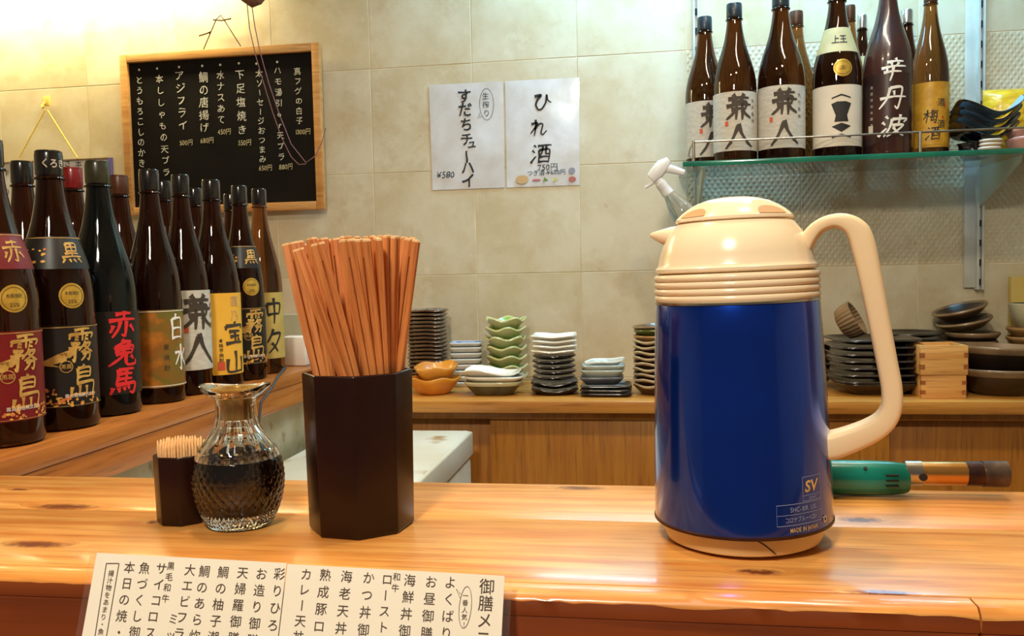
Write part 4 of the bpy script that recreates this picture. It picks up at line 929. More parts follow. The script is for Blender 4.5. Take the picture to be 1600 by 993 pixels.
# ------------------------------------------------------------------ dishes
def outline(kind, a=1.0, b=1.0, p=6.0, lobes=0, amp=0.0, wave=0.0, nw=4, ph=0.0):
    """shape function for lathe(): square / round / lobed outlines with a wavy rim"""
    def fn(t, r, z, k, zt=None):
        c, s = math.cos(t), math.sin(t)
        q = 1.0
        if kind == 'rect': q = 1/((abs(c)**p+abs(s)**p)**(1/p))
        if lobes: q *= 1+amp*math.cos(lobes*t+ph)*min(1, (r/0.04)**2)
        return (r*q*c*a, r*q*s*b, z+wave*math.cos(nw*t+ph)*(r/0.06)**2)
    return fn
DM = {}
def dish_mesh(key, R, h, tk, shape, mats, foot=0.55, seg=48, curve=1.6, rim=True):
    """thick dish: foot, wall curving to the rim, inside; slot 0 outside, 1 rim, 2 inside"""
    if key in DM: return DM[key]
    n = 7; o = [(0.0, 0.0), (R*foot*0.6, 0.0), (R*foot, 0.0)]; mis = [0, 0]
    for i in range(1, n+1):
        t = i/n; o.append((R*(foot+(1-foot)*t), h*(t**curve)*0.999)); mis.append(0 if i < n else (1 if rim else 0))
    o.append((R*1.0-0.0006, h+tk*0.7)); mis.append(1)
    o.append((R-0.002, h+tk)); mis.append(1)
    for i in range(n-1, -1, -1):
        t = i/n; o.append((max(R*(foot+(1-foot)*t)-0.0015, 0.001), h*(t**curve)+tk)); mis.append(2 if i < n-1 else 1)
    o.append((0.0, tk)); mis.append(2)
    DM[key] = G().lathe(o, seg, shape=shape, mis=mis[:len(o)-1]).mesh('dish', mats, angle=50)
    return DM[key]
ORD = ['topmost', 'second from the top', 'third from the top', 'fourth from the top', 'fifth from the top', 'sixth from the top', 'seventh from the top', 'eighth from the top', 'ninth from the top', 'tenth from the top', 'eleventh from the top', 'twelfth from the top', 'thirteenth from the top', 'fourteenth from the top', 'fifteenth from the top', 'sixteenth from the top', 'seventeenth from the top', 'eighteenth from the top', 'nineteenth from the top', 'twentieth from the top', 'twenty-first from the top', 'twenty-second from the top']
def pile(name, cat, label, group, x, y, z, n, dz, me, rot=0.0, jit=0.002, rj=0.05, last=None, tilt=0.0):
    """n dishes one on another from z upward; label gets the place in the pile"""
    for k in range(n):
        m_ = last if (last is not None and k == n-1) else me
        o = inst(name, m_, None, (x+random.uniform(-jit, jit), y+random.uniform(-jit, jit), z+k*dz), (random.uniform(-tilt, tilt), 0, rot+random.uniform(-rj, rj)))
        q = n-1-k
        tag(o, label % (ORD[q] if n > 1 else 'single'), cat, group)
    return z+n*dz
def wx(px, Y): return at_y(px, 560, Y).x
def zy(px, py, Y): return at_y(px, py, Y).z
b3 = lambda a, r=None, i=None: [M[a], M[r or a], M[i or a]]
# a: tall stack of brown square plates
m1 = dish_mesh('brown_sq', .052, .0055, .0045, outline('rect', p=7, wave=.0012), b3('g_brown', 'g_brown_rim', 'g_brown'), .72)
m1t = dish_mesh('brown_sq_top', .052, .0055, .0045, outline('rect', p=7, wave=.0012), b3('g_brown', 'g_brown_rim', 'g_grey_top'), .72)
zt = zy(672, 480, 2.39); nA = 20
pile('square_plate', 'plate', 'dark brown square plate, %s of the tall stack right of the chopsticks', 'tall stack of brown square plates', wx(670, 2.39), 2.39, WZ, nA, (zt-WZ-.004)/nA, m1, .0, .0012, .03, m1t)
# b: blue and white rectangular dishes
m2 = dish_mesh('bw', .045, .010, .004, outline('rect', a=1.0, b=.8, p=10), b3('g_bluewhite'), .86, curve=1.2)
m2t = dish_mesh('bw_t', .045, .007, .004, outline('rect', a=1.0, b=.8, p=10), b3('g_bluewhite', 'g_bluewhite', 'g_blue'), .86, curve=1.2)
zt = zy(728, 525, 2.38); nB = 8
pile('rectangular_dish', 'dish', 'white rectangular dish with blue inside, %s of its stack', 'stack of blue and white dishes', wx(729, 2.38), 2.38, WZ, nB, (zt-WZ-.01)/nB, m2, .12, .001, .04, m2t)
# c: green leaf bowls
m3 = dish_mesh('leaf', .056, .026, .0045, outline('round', lobes=5, amp=.07, wave=.0055, nw=5), b3('g_palegreen', 'g_palegreen', 'g_green'), .5, curve=1.3)
zt = zy(790, 500, 2.39); nC = 7
pile('leaf_bowl', 'bowl', 'pale green petal-edged bowl, %s of the green stack', 'stack of green petal bowls', wx(791, 2.39), 2.39, WZ, nC, (zt-WZ-.024)/(nC-1), m3, .3, .001, .35)
# d: white square plates over dark plates over wavy dark bowls
yD = 2.235; xD = wx(866, yD); z = WZ
m4 = dish_mesh('wavy_dark', .062, .012, .004, outline('rect', p=4, wave=.0035, nw=4, ph=PI), b3('g_black', 'g_black_rim', 'g_slate'), .6)
m5 = dish_mesh('dark_plate', .056, .007, .0045, outline('round'), b3('g_black', 'g_black_rim', 'g_black'), .6)
m6 = dish_mesh('white_sq', .058, .008, .0035, outline('rect', p=7, wave=-.0022, nw=4), b3('g_white'), .7)
z = pile('wavy_dish', 'dish', 'dark wavy glazed dish under the white plates, %s', 'dark wavy dishes', xD, yD, z, 2, .016, m4, .1)+.004
z = pile('dark_plate', 'plate', 'round dark plate in the middle of the white topped stack, %s', 'dark plates under the white plates', xD, yD, z, 5, .0135, m5)
z = pile('white_square_plate', 'plate', 'white square plate with lifted corners, %s', 'white square plates', xD, yD, z, 4, .0125, m6, .05, .002, .06)
# e: orange bowls
yE = 2.215; xE = wx(680, yE)
m7 = dish_mesh('orange', .068, .040, .005, outline('round', b=.85, lobes=4, amp=.04, wave=.0024, nw=5, ph=.6), b3('g_orange'), .45, curve=1.5)
o = tag(inst('orange_bowl', m7, None, (xE-.004, yE, WZ), (0, 0, .4)), 'orange glazed bowl with wavy rim, lower of the two', 'bowl', 'two orange bowls')
o = tag(inst('orange_bowl', m7, None, (xE+.002, yE+.004, WZ+.032), (0.0, -.05, 1.3)), 'orange glazed bowl with wavy rim, upper of the two', 'bowl', 'two orange bowls')
# f: olive, cream and white dishes
yF = 2.215; xF = wx(771, yF)
m8 = dish_mesh('olive', .076, .032, .0045, outline('rect', b=.75, p=3.2), b3('g_olive', 'g_cream', 'g_olive'), .6, curve=1.3)
m9 = dish_mesh('cream', .077, .026, .004, outline('rect', b=.75, p=3.4), b3('g_cream', 'g_white', 'g_cream'), .55, curve=1.2)
m10 = dish_mesh('shell', .078, .020, .004, outline('rect', b=.75, p=3, wave=.004, nw=3), b3('g_white'), .5, curve=1.4)
tag(inst('oval_dish', m8, None, (xF, yF, WZ), (0, 0, .03)), 'olive grey oval dish at the bottom under the white shell dish', 'dish')
tag(inst('oval_dish', m9, None, (xF+.004, yF, WZ+.020), (0, 0, -.04)), 'cream oval dish between the olive and the white shell dish', 'dish')
sd = tag(thing('shell_dish', '', 'dish', (xF-.004, yF, WZ+.040), None, (0, 0, .08)), 'white shell dish with a grey leaf print inside, on the cream dish', 'dish')
inst('dish', m10, sd)
T().poly([(-.028, -.006), (0, .026), (.036, .016), (.05, -.01), (.014, -.024)]).build('grey_print', M['g_greypattern'], lambda u, v: Vector((u, v*.85, .0048+2.6*max(0, (u*u+v*v)**.5-.034)**1.4 + .006*((u*u+v*v)**.5/.05)**2)), sd, step=.006)
# g: pale dish pile
yG = 2.20; xG = wx(944, yG)
m11 = dish_mesh('blackrect', .064, .006, .004, outline('rect', a=1.0, b=.8, p=9), b3('g_black', 'g_black_rim', 'g_black'), .8)
m12 = dish_mesh('greyrect', .055, .016, .004, outline('rect', a=1.0, b=.85, p=6), b3('g_greyblue'), .7, curve=1.2)
m13 = dish_mesh('celadon', .055, .019, .004, outline('rect', a=1.0, b=.85, p=4.5), b3('g_celadon'), .7, curve=1.2)
m14 = dish_mesh('shell2', .052, .014, .004, outline('round', b=.8, lobes=9, amp=.03, wave=.003, nw=3), b3('g_celadon', 'g_white', 'g_celadon'), .5)
z = pile('black_tray', 'plate', 'flat black rectangular plate at the foot of the pale dishes, %s', 'flat black plates', xG+.003, yG, WZ, 3, .0095, m11, -.02, .003, .04)
tag(inst('grey_dish', m12, None, (xG-.006, yG, z+.001), (0, 0, .02)), 'blue grey square dish on the flat black plates', 'dish')
tag(inst('celadon_dish', m13, None, (xG-.004, yG, z+.016), (0, 0, -.03)), 'pale celadon dish on the blue grey dish, lower one', 'dish')
tag(inst('celadon_dish', m13, None, (xG-.002, yG, z+.028), (0, 0, .05)), 'pale celadon dish directly under the fluted shell dish', 'dish')
tag(inst('fluted_dish', m14, None, (xG+.001, yG, z+.043), (0, -.08, .2)), 'small pale fluted shell dish on top of the celadon dishes', 'dish')
# h: striped brown bowls
yH = 2.225; xH = wx(1027, yH)
m15 = dish_mesh('striped', .062, .024, .0035, outline('round', wave=.0022, nw=5), b3('g_stripe', 'g_stripe_rim', 'g_stripe'), .62, curve=1.1)
m16 = dish_mesh('moss', .060, .022, .004, outline('round', lobes=3, amp=.03), b3('g_mossgreen'), .5)
z = pile('striped_bowl', 'bowl', 'brown pale-rimmed bowl, %s, in stack left of jug', 'stack of brown pale-rimmed bowls', xH, yH, WZ, 9, .0138, m15, 0, .001, .4)
tag(inst('tan_bowl', dish_mesh('tanb', .060, .022, .004, outline('round'), b3('g_tan'), .5), None, (xH, yH, z), (0, 0, 0)), 'tan bowl under the moss green bowl left of the jug', 'bowl')
tag(inst('green_bowl', m16, None, (xH, yH, z+.0165), (0, -.04, 0)), 'moss green bowl near the top of the stack left of the jug', 'bowl')
tag(inst('brown_bowl', dish_mesh('brownb', .060, .018, .004, outline('round'), b3('g_clay', 'g_clay_rim', 'g_clay'), .5), None, (xH, yH, z+.030), (0, -.06, 0)), 'brown bowl topping the stack left of the jug', 'bowl')
# i/j: black plates behind the handle, striped tilted dish, brown bowls
yJ = 2.255; xJ = wx(1361, yJ)
m17 = dish_mesh('blackbowl', .096, .028, .004, outline('rect', p=5), b3('g_darkbowl', 'g_black_rim', 'g_black'), .55, curve=1.4)
m18 = dish_mesh('blackplate', .100, .010, .004, outline('rect', p=5), b3('g_black', 'g_black_rim', 'g_black'), .62)
tag(inst('dark_bowl', m17, None, (xJ+.004, yJ, WZ)), 'dark bowl at the foot of the black plates behind the jug handle', 'bowl')
z = pile('black_plate', 'plate', 'rounded square black plate behind the jug handle, %s', 'black plates behind the jug handle', xJ, yJ, WZ+.0235, 7, .0165, m18, .05, .003, .06)
zJ = z
yK = 2.405; xK = wx(1420, yK)
m19 = dish_mesh('blackwide', .088, .009, .004, outline('round'), b3('g_black', 'g_black_rim', 'g_black'), .6)
nK = 11; zt = zy(1420, 512, yK)
pile('wide_black_plate', 'plate', 'round black plate against the wall right of the jug handle, %s', 'black plates against the wall', xK, yK, WZ, nK, (zt-WZ-.010)/nK, m19)
m20 = dish_mesh('claybowl', .052, .030, .004, outline('round'), b3('g_clay', 'g_clay_rim', 'g_clay'), .5)
xL = wx(1268, 2.36)
pile('clay_bowl', 'bowl', 'brown clay bowl peeping out right behind the blue jug, %s', 'brown clay bowls behind the jug', xL, 2.37, WZ, 4, .026, m20)
def ribbed(t, r, z, k):
    q = 1+.035*math.cos(26*t)*(1 if r > .02 else 0); return (r*q*math.cos(t), r*q*math.sin(t), z)
rg = G().lathe([(0, 0), (.022, 0), (.034, .006), (.039, .022), (.040, .042), (.037, .042), (.036, .022), (.031, .009), (0, .006)], 130, shape=ribbed)
o = rg.build('ribbed_cup', M['g_clay_rim'], angle=60); o.location = (wx(1312, 2.31)-.002, 2.295, zJ+.022); o.scale = (1.12, 1.12, 1.12); o.rotation_euler = (0.35, 1.02, 0)
tag(o, 'small ribbed pale brown cup tipped over on the black plates', 'cup')
# k: masu boxes
def masu(label, x, y, z, rz, a, h):
    root = thing('masu_box', label, 'box', (x, y, z), 'two wooden measuring boxes', (0, 0, rz)); tk = .009; n = 3
    for s in (-1, 1):
        G().box((0, s*(a/2-tk/2), h/2), (a, tk, h)).build('side_board', M['masu'], root, bevel=.0006)
        G().box((s*(a/2-tk/2), 0, h/2), (tk-.0002, a-2*tk-.0004, h)).build('side_board', M['masu'], root, bevel=.0006)
        for sx in (-1, 1):
            for k in range(2):
                G().box((sx*(a/2-tk/2), s*(a/2-tk/2), h*(.22+.40*k)+h*.05), (tk+.0008, tk+.0008, h*.17)).build('joint', M['masu_end'], root)
    G().box((0, 0, .0045), (a-2*tk-.0004, a-2*tk-.0004, .009)).build('bottom_board', M['masu'], root)
yM = 2.185; xM = wx(1464, yM)
masu('light wooden box with finger joints, lower of the two stacked boxes', xM, yM, WZ, .0, .098, .056)
masu('light wooden box with finger joints, upper of the two stacked boxes', xM-.001, yM, WZ+.0563, .02, .104, .068)
# l: big dark bowls
yN = 2.225; xN = wx(1562, yN)
m21 = dish_mesh('bigbowl', .108, .060, .006, outline('round'), b3('g_darkbowl', 'g_clay_rim', 'g_darkbowl'), .48, curve=1.35, seg=64)
tag(inst('large_bowl', m21, None, (xN, yN, WZ)), 'large dark brown bowl on the worktop right of the wooden boxes, lower one', 'bowl', 'two large dark bowls')
tag(inst('large_bowl', m21, None, (xN-.002, yN+.006, WZ+.049), (0.0, .045, .5)), 'large dark brown bowl right of the wooden boxes, tilted upper one', 'bowl', 'two large dark bowls')
# m: bowls against the wall, the top ones tilted
yO = 2.42; xO = wx(1515, yO)
m22 = dish_mesh('wallbowl', .066, .030, .005, outline('round'), b3('g_darkbowl', 'g_clay_rim', 'g_clay'), .5)
m23 = dish_mesh('wallplate', .068, .022, .005, outline('round'), b3('g_clay', 'g_clay_rim', 'g_darkbowl'), .5)
zt = zy(1518, 540, yO)
nO = 5; dz = (zt-WZ)/nO
pile('brown_bowl', 'bowl', 'dark brown bowl below the tilted bowls against the wall at right, %s', 'brown bowls against the wall', xO, yO, WZ, nO, dz, m22)
tag(inst('brown_bowl', m22, None, (xO+.006, yO, zt+.002), (0, 0, 0)), 'level brown bowl carrying the two tilted bowls at the right wall', 'bowl')
tag(inst('brown_bowl', m23, None, (xO-.010, yO, zt+.044), (.05, -.20, 0)), 'tilted brown bowl under the topmost tilted bowl at the right wall', 'bowl')
tag(inst('brown_bowl', m23, None, (xO-.020, yO, zt+.076), (.05, -.26, 0)), 'topmost tilted brown bowl leaning at the right shelf standard', 'bowl')
# n: cream cup at the right edge
yP = 2.40; xP = wx(1612, yP); zP = zy(1600, 514, yP)
m24 = dish_mesh('tanwide', .060, .024, .005, outline('round'), b3('g_tan', 'g_tan', 'g_tan'), .5)
pile('tan_bowl', 'bowl', 'tan bowl below the cream bowl at right edge, %s', 'tan bowls at the right edge', xP, yP, WZ, 6, (zP-WZ)/6, m24)
G().lathe([(0, 0), (.028, 0), (.034, .006), (.048, .030), (.054, .058), (.055, .066), (.052, .067), (.045, .032), (.031, .010), (0, .006)], 56, mis=[0, 0, 0, 0, 0, 1, 2, 2, 2], M4=Matrix.Translation((xP, yP, zP))).build('cream_cup', [M['g_cream'], M['g_white'], M['g_olive']])
tag(bpy.data.objects['cream_cup'], 'cream ceramic bowl with olive inside at the right edge', 'bowl')
p = at_y(1600, 480, 2.475)
tag(G().box((p.x+.02, 2.478, (WZ+at_y(1590, 432, 2.475).z)/2), (.11, .02, at_y(1590, 432, 2.475).z-WZ)).build('yellow_board', M['yellow_card'], bevel=.001), 'flat yellow board leaning on the wall at the right edge', 'board')

# ------------------------------------------------------------------ things at the right end of the shelf
yS = 2.29; xS = at_y(1540, 200, yS).x
def wavy(t, r, z, k):
    c, s = math.cos(t), math.sin(t); q = 1/((abs(c)**4+abs(s)**4)**.25); e = (r/.07)**2
    return (r*q*c, r*q*s*.8, z+e*(.010*math.cos(2*t)+.010*math.cos(3*t+1.0)))
mw = G().lathe([(0, 0), (.026, 0), (.030, .003), (.052, .010), (.074, .026), (.0755, .029), (.073, .0295), (.050, .014), (.028, .007), (0, .006)], 96, shape=wavy, mis=[0, 0, 0, 0, 0, 0, 1, 1, 1]).mesh('wavy_bowl', [M['g_gloss_black'], M['g_iceblue']], angle=60)
tag(G().lathe([(0, 0), (.034, 0), (.036, .004), (.030, .010), (.032, .022), (.036, .027), (.034, .0275), (0, .02)], 48).build('black_cup', M['g_gloss_black']), 'small glossy black bowl under the black wavy dishes on the glass shelf', 'bowl')
bpy.data.objects['black_cup'].location = (xS-.030, yS, SZ)
for k, (dx, rz, ty) in enumerate(((-.012, 0.0, .03), (-.009, .03, .02), (-.004, -.03, .01), (.002, 0.04, -.02))):
    tag(inst('wavy_bowl', mw, None, (xS+dx, yS, SZ+.030+k*.0185), (.0, ty, rz)), 'glossy black wavy dish with pale blue inside, %s on the shelf' % ['lowest', 'second from the bottom', 'third from the bottom', 'topmost'][k], 'dish', 'black wavy dishes on the glass shelf')
mb = dish_mesh('beige', .026, .0075, .003, outline('round', b=.8), b3('g_beige', 'g_white', 'g_beige'), .75)
pile('beige_dish', 'dish', 'tiny beige dish on the shelf in front of the black dishes, %s', 'tiny beige dishes on the shelf', at_y(1548, 225, 2.235).x, 2.237, SZ, 3, .0092, mb)
mp_ = dish_mesh('pink', .042, .026, .004, outline('rect', p=4), b3('g_pink', 'g_pink', 'g_pink'), .7, curve=1.2)
pile('pink_bowl', 'bowl', 'pink square bowl at the right end of the glass shelf, %s', 'pink bowls on the shelf', at_y(1606, 220, 2.25).x, 2.25, SZ, 2, .021, mp_, .1)
yy0, yy1 = at_y(1541, 200, 2.43), at_y(1660, 132, 2.43)
g = G(); nx, nz = 26, 18; v = []; f = []
for i in range(nx+1):
    for j in range(nz+1):
        u, w = i/nx, j/nz; e = (math.sin(PI*u)*math.sin(PI*w))**.35 if 0 < u < 1 and 0 < w < 1 else 0
        v.append((yy0.x+(yy1.x-yy0.x)*u, 2.455-.055*e-.010*e*noise.noise((u*9, w*16, 2)), SZ+(yy1.z-SZ)*w))
for i in range(nx):
    for j in range(nz): a = i*(nz+1)+j; f.append((a, a+nz+1, a+nz+2, a+1))
nb = len(v); v += [(yy0.x, 2.457, SZ), (yy1.x, 2.457, SZ), (yy1.x, 2.457, yy1.z), (yy0.x, 2.457, yy1.z)]; f.append((nb, nb+1, nb+2, nb+3))
tag(G().add(v, f).build('yellow_package', M['yellow_wrap'], angle=80), 'yellow crinkled package standing behind the black wavy dishes on the shelf', 'package')

# ------------------------------------------------------------------ spray bottle hooked at the shelf corner
p0 = at_y(1030, 283, 2.188); p1 = at_y(1093, 368, 2.188); axd = (p1-p0).normalized()
sp = thing('spray_bottle', 'clear spray bottle with white trigger head hanging aslant at the shelf corner', 'spray bottle', p0)
zr = Vector((0, 0, -1)).rotation_difference(axd).to_matrix().to_4x4()
def S(g, nm, m_, **k):
    o = g.build(nm, m_, sp, **k); o.matrix_local = zr; return o
S(G().lathe([(0, -.028), (.0135, -.028), (.0145, -.024), (.0145, -.006), (.0125, -.004), (.0125, .004), (0, .004)][::-1], 24), 'collar', M['white_plastic'])
S(G().lathe([(0, -.034), (.0125, -.034), (.0150, -.045), (.023, -.068), (.029, -.090), (.031, -.115), (.031, -.20), (.028, -.205), (0, -.205)][::-1], 40), 'bottle', M['clear_plastic'])
S(G().lathe([(0.0, -.027), (.0155, -.027), (.0158, -.040), (.0145, -.040), (.0140, -.0275)][::-1], 24), 'shoulder_ring', M['white_plastic'])
px_ = lambda x, y: (zr.inverted() @ (at_y(x, y, 2.188)-p0))
S(G().sweep([px_(1017, 279), px_(1026, 270), px_(1035, 259), px_(1045, 250)], [(.026, .026), (.030, .034), (.028, .034), (.020, .018)], 14, 3.5), 'head', M['white_plastic'])
S(G().sweep([px_(1038, 262), px_(1052, 265), px_(1069, 270)], [(.020, .024), (.018, .020), (.013, .015)], 12, 3), 'nozzle', M['white_plastic'])
S(G().sweep([px_(1026, 279), px_(1018, 287), px_(1008, 293)], [(.014, .010), (.013, .008), (.012, .007)], 10, 3), 'trigger', M['white_plastic'])

# ------------------------------------------------------------------ blackboard
BY = 2.468
bbx0, bbx1, bbz0, bbz1 = at_y(189, 91, BY).x, at_y(500, 67, BY).x, at_y(205, 337, BY).z, at_y(500, 67, BY).z
bb = thing('blackboard', 'hanging blackboard with pine frame and chalked dishes and prices', 'blackboard', ((bbx0+bbx1)/2, BY, bbz0))
wB, hB = bbx1-bbx0, bbz1-bbz0
G().box((0, .006, hB/2), (wB-.01, .008, hB-.01)).build('board', M['board'], bb)
fw = .024
for s in (-1, 1):
    G().box((s*(wB/2-fw/2), 0, hB/2), (fw, .022, hB)).build('frame_side', M['frame'], bb, bevel=.002)
G().box((0, 0, hB-fw/2), (wB-2*fw-.0004, .0218, fw)).build('frame_rail', M['frame'], bb, bevel=.002)
G().box((0, 0, fw/2), (wB-2*fw-.0004, .0218, fw)).build('frame_rail', M['frame'], bb, bevel=.002)
def buv(zx, zy_): # crop pixel of the board close-up -> board coordinates
    p = at_y(zx/2.92+180, zy_/2.92, BY); return p.x-bb.location.x, p.z-bbz0
cols = [('真フグの白子', 830, 325, 840, 550, 30, 0, 272), ('ハモ湯引or天プラ', 740, 322, 757, 715, 30, 738, 282), ('太ソーセージおつまみ', 655, 335, 672, 725, 31, 643, 290), ('下足塩焼き', 568, 340, 578, 592, 40, 563, 288), ('水ナスあて', 480, 343, 483, 545, 34, 478, 295), ('鯛の唐揚げ', 402, 352, 405, 582, 42, 396, 300), ('アジフライ', 292, 345, 308, 570, 42, 290, 305), ('本ししゃもの天プラ', 200, 360, 232, 785, 34, 190, 312), ('とうもろこしのかき揚', 108, 365, 122, 790, 34, 108, 318)]
for (tx, x0_, y0_, x1_, y1_, sz, dx_, dy_) in cols:
    t = T()
    u0, v0 = buv(x0_, y0_); u1, v1 = buv(x1_, y1_)
    t.col(tx, u0, v0, u1, v1, sz*1.22*.000625, wob=.10, bold=.004)
    if dx_: a, b_ = buv(dx_, dy_); t.ellipse(a, b_, .0036, .0036, n=10)
    t.build('chalk_lettering', M['chalk'], lambda u, v: Vector((u, .0012, v)), bb)
t = T()
for (tx, x, y) in (('1300円', 855, 600), ('880円', 778, 760), ('650円', 685, 765), ('550円', 590, 650), ('450円', 497, 600), ('680円', 418, 640), ('500円', 323, 650), ('580円', 228, 855)):
    u, v = buv(x, y); t.row(tx, u, v, .0205, sx=.82, wob=.05, shear=.12, rot=.08)
t.build('chalk_prices', M['chalk_cream'], lambda u, v: Vector((u, .0012, v)), bb)
ap = at_y(343, 28, 2.475); L_ = at_y(318, 77, BY); R_ = at_y(376, 72, BY)
bp = lambda q: (q.x-bb.location.x, q.y-BY, q.z-bbz0)
G().tube([bp(L_), bp(at_y(338, 30, 2.470)), bp(at_y(345, 24, 2.468)), bp(at_y(350, 31, 2.470)), bp(R_)], .0016, 8).build('hanging_cord', M['twine'], bb)
G().tube([bp(at_y(333, 31, 2.468)), bp(at_y(347, 32, 2.468)), bp(at_y(361, 29, 2.468))], .0022, 8).build('nail', M['twine'], bb)
G().tube([bp(at_y(311, 56, 2.466)), bp(at_y(324, 52, 2.468)), bp(at_y(330, 49, 2.468)), bp(at_y(327, 53, 2.468))], .0022, 8).build('cord_knot', M['twine'], bb)

# ------------------------------------------------------------------ small hanging menu board at the left
HY = 2.470
h0, h1 = at_y(-20, 268, HY), at_y(175, 246, HY)
hb = thing('hanging_menu_board', 'white menu board with purple edge hanging on yellow string behind the left bottles', 'board', ((h0.x+h1.x)/2, HY, h1.z))
wh = h1.x-h0.x
G().box((0, .006, -.10), (wh, .008, .20)).build('panel', M['sheet'], hb)
G().box((wh/2-.006, .000, -.10), (.014, .006, .20)).build('edge_strip', mat('purple_edge', rgb(110, 100, 170), rough=.5), hb)
G().box((0, .0005, -.0015), (wh-.014, .006, .004)).build('edge_strip', mat('brown_edge', rgb(120, 92, 70), rough=.5), hb)
t = T()
for tx, px, y0_, y1_ in (('作り', 8, 270, 300), ('さけ', 105, 255, 285), ('本日', 122, 256, 290), ('の', 138, 254, 254)):
    a = at_y(px, y0_, HY); c = at_y(px+2, y1_, HY); t.col(tx, a.x-hb.location.x, a.z-h1.z, c.x-hb.location.x, c.z-h1.z, .024, wob=.05)
t.build('lettering', M['ink'], lambda u, v: Vector((u, .0015, v)), hb)
hk = at_y(72, 170, 2.47); q = lambda px, py: tuple(at_y(px, py, 2.468)-hb.location)
G().tube([q(30, 246), q(70, 172), q(74, 172), q(121, 247)], .0026, 8).build('string', M['yellow_string'], hb)
w_ = thing('wall_hook', 'small yellowish adhesive hook holding the yellow string on the wall', 'hook', at_y(73, 158, 2.484))
G().box((0, 0, 0), (.020, .008, .030)).build('plate', M['yellow_string'], w_, bevel=.002)
G().tube([(-.004, -.004, -.004), (-.008, -.012, -.016), (-.002, -.018, -.024), (.004, -.018, -.018)], .003, 8).build('hook', M['yellow_string'], w_)

# ------------------------------------------------------------------ posters
PY = 2.4945
def poster(label, tl, tr, br, bl_):
    root = thing('poster', label, 'poster', at_y(*tl, PY)); c = [at_y(*p, PY)-root.location for p in (tl, tr, br, bl_)]
    v, f = [], []; n = 14
    for i in range(n+1):
        for j in range(n+1):
            a, b = i/n, j/n; p = (c[0]*(1-a)+c[1]*a)*(1-b)+(c[3]*(1-a)+c[2]*a)*b
            e = (math.sin(PI*a)*math.sin(PI*b))**.5 if 0 < a < 1 and 0 < b < 1 else 0
            v.append((p.x, -.0008-.0016*e*(1+noise.noise((p.x*14, p.z*14, tl[0])))-.0005, p.z))
    m_ = (n+1)**2
    v += [(x, y+.0006, z) for x, y, z in v]
    for i in range(n):
        for j in range(n):
            k = i*(n+1)+j; f.append((k, k+n+1, k+n+2, k+1)); f.append((m_+k, m_+k+1, m_+k+n+2, m_+k+n+1))
    G().add(v, f).build('sheet', M['sheet'], root, angle=80)
    return root
pz = lambda root, x, y: ((at_y(x/4.513+640, y/4.513+100, PY)-root.location).x, (at_y(x/4.513+640, y/4.513+100, PY)-root.location).z)
on = lambda u, v: Vector((u, -.0046, v)); PX = 1/4.513*.00184
r1 = poster('white paper sign with slender brush column and small speech bubble, left of the pair', (670, 133), (786, 127), (789, 293), (676, 297))
t = T()
for c, x, y, s in (('す', 388, 228, 105), ('だ', 392, 325, 105), ('ち', 402, 428, 100), ('チ', 405, 532, 95), ('ュ', 440, 560, 80), ('ー', 407, 655, 100), ('ハ', 412, 732, 100), ('イ', 415, 825, 105)):
    u, v = pz(r1, x, y); t.ch(c, u, v, s*PX, bold=.018, wob=.06, vert=True, seed=x)
u, v = pz(r1, 545, 285); t.ellipse(u, v, 50*PX, 110*PX, .0012)
a = pz(r1, 500, 345); b = pz(r1, 484, 382); c = pz(r1, 516, 368); t.line([a, b, c], .0012)
for c, x, y in (('生', 537, 228), ('搾', 540, 288), ('り', 545, 348)): u, v = pz(r1, x, y); t.ch(c, u, v, 52*PX, wob=.05)
u, v = pz(r1, 258, 780); t.row('¥580', u, v, 62*PX, wob=.08, shear=.15, rot=.05)
t.build('lettering', M['ink'], on, r1)
r2 = poster('white paper sign with bold brush characters and tiny food drawings, right of the pair', (789, 127), (905, 121), (906, 289), (792, 293))
t = T()
for c, x, y, s in (('ひ', 930, 272, 155), ('れ', 912, 450, 128), ('酒', 928, 632, 155)): u, v = pz(r2, x, y); brush(t, c, u, v, s*PX*.92, .115 if c != '酒' else .10, 1.0, .1)
u, v = pz(r2, 975, 727); t.row('750円', u, v, 56*PX, wob=.06)
u, v = pz(r2, 965, 765); t.row('つぎ酒-¥600円', u, v, 42*PX, wob=.06)
t.build('lettering', M['ink'], on, r2)
FD = [M['tan_ink'], M['green_ink'], M['grey_ink'], M['rose_ink'], M['yellow_ink']]
for x, y, ru, rv, mi in ((795, 815, 46, 30, 0), (895, 820, 30, 9, 3), (1145, 752, 24, 22, 2), (1148, 812, 26, 18, 3)): u, v = pz(r2, x, y); t = T(); t.ellipse(u, v, ru*PX, rv*PX); t.build('food_drawing', FD[mi], on, r2)
for x, y, mi in ((960, 815, 1), (1030, 815, 4)): u, v = pz(r2, x, y); t = T(); t.poly([(u-18*PX, v-14*PX), (u+20*PX, v-6*PX), (u-8*PX, v+18*PX)]); t.build('food_drawing', FD[mi], on, r2)

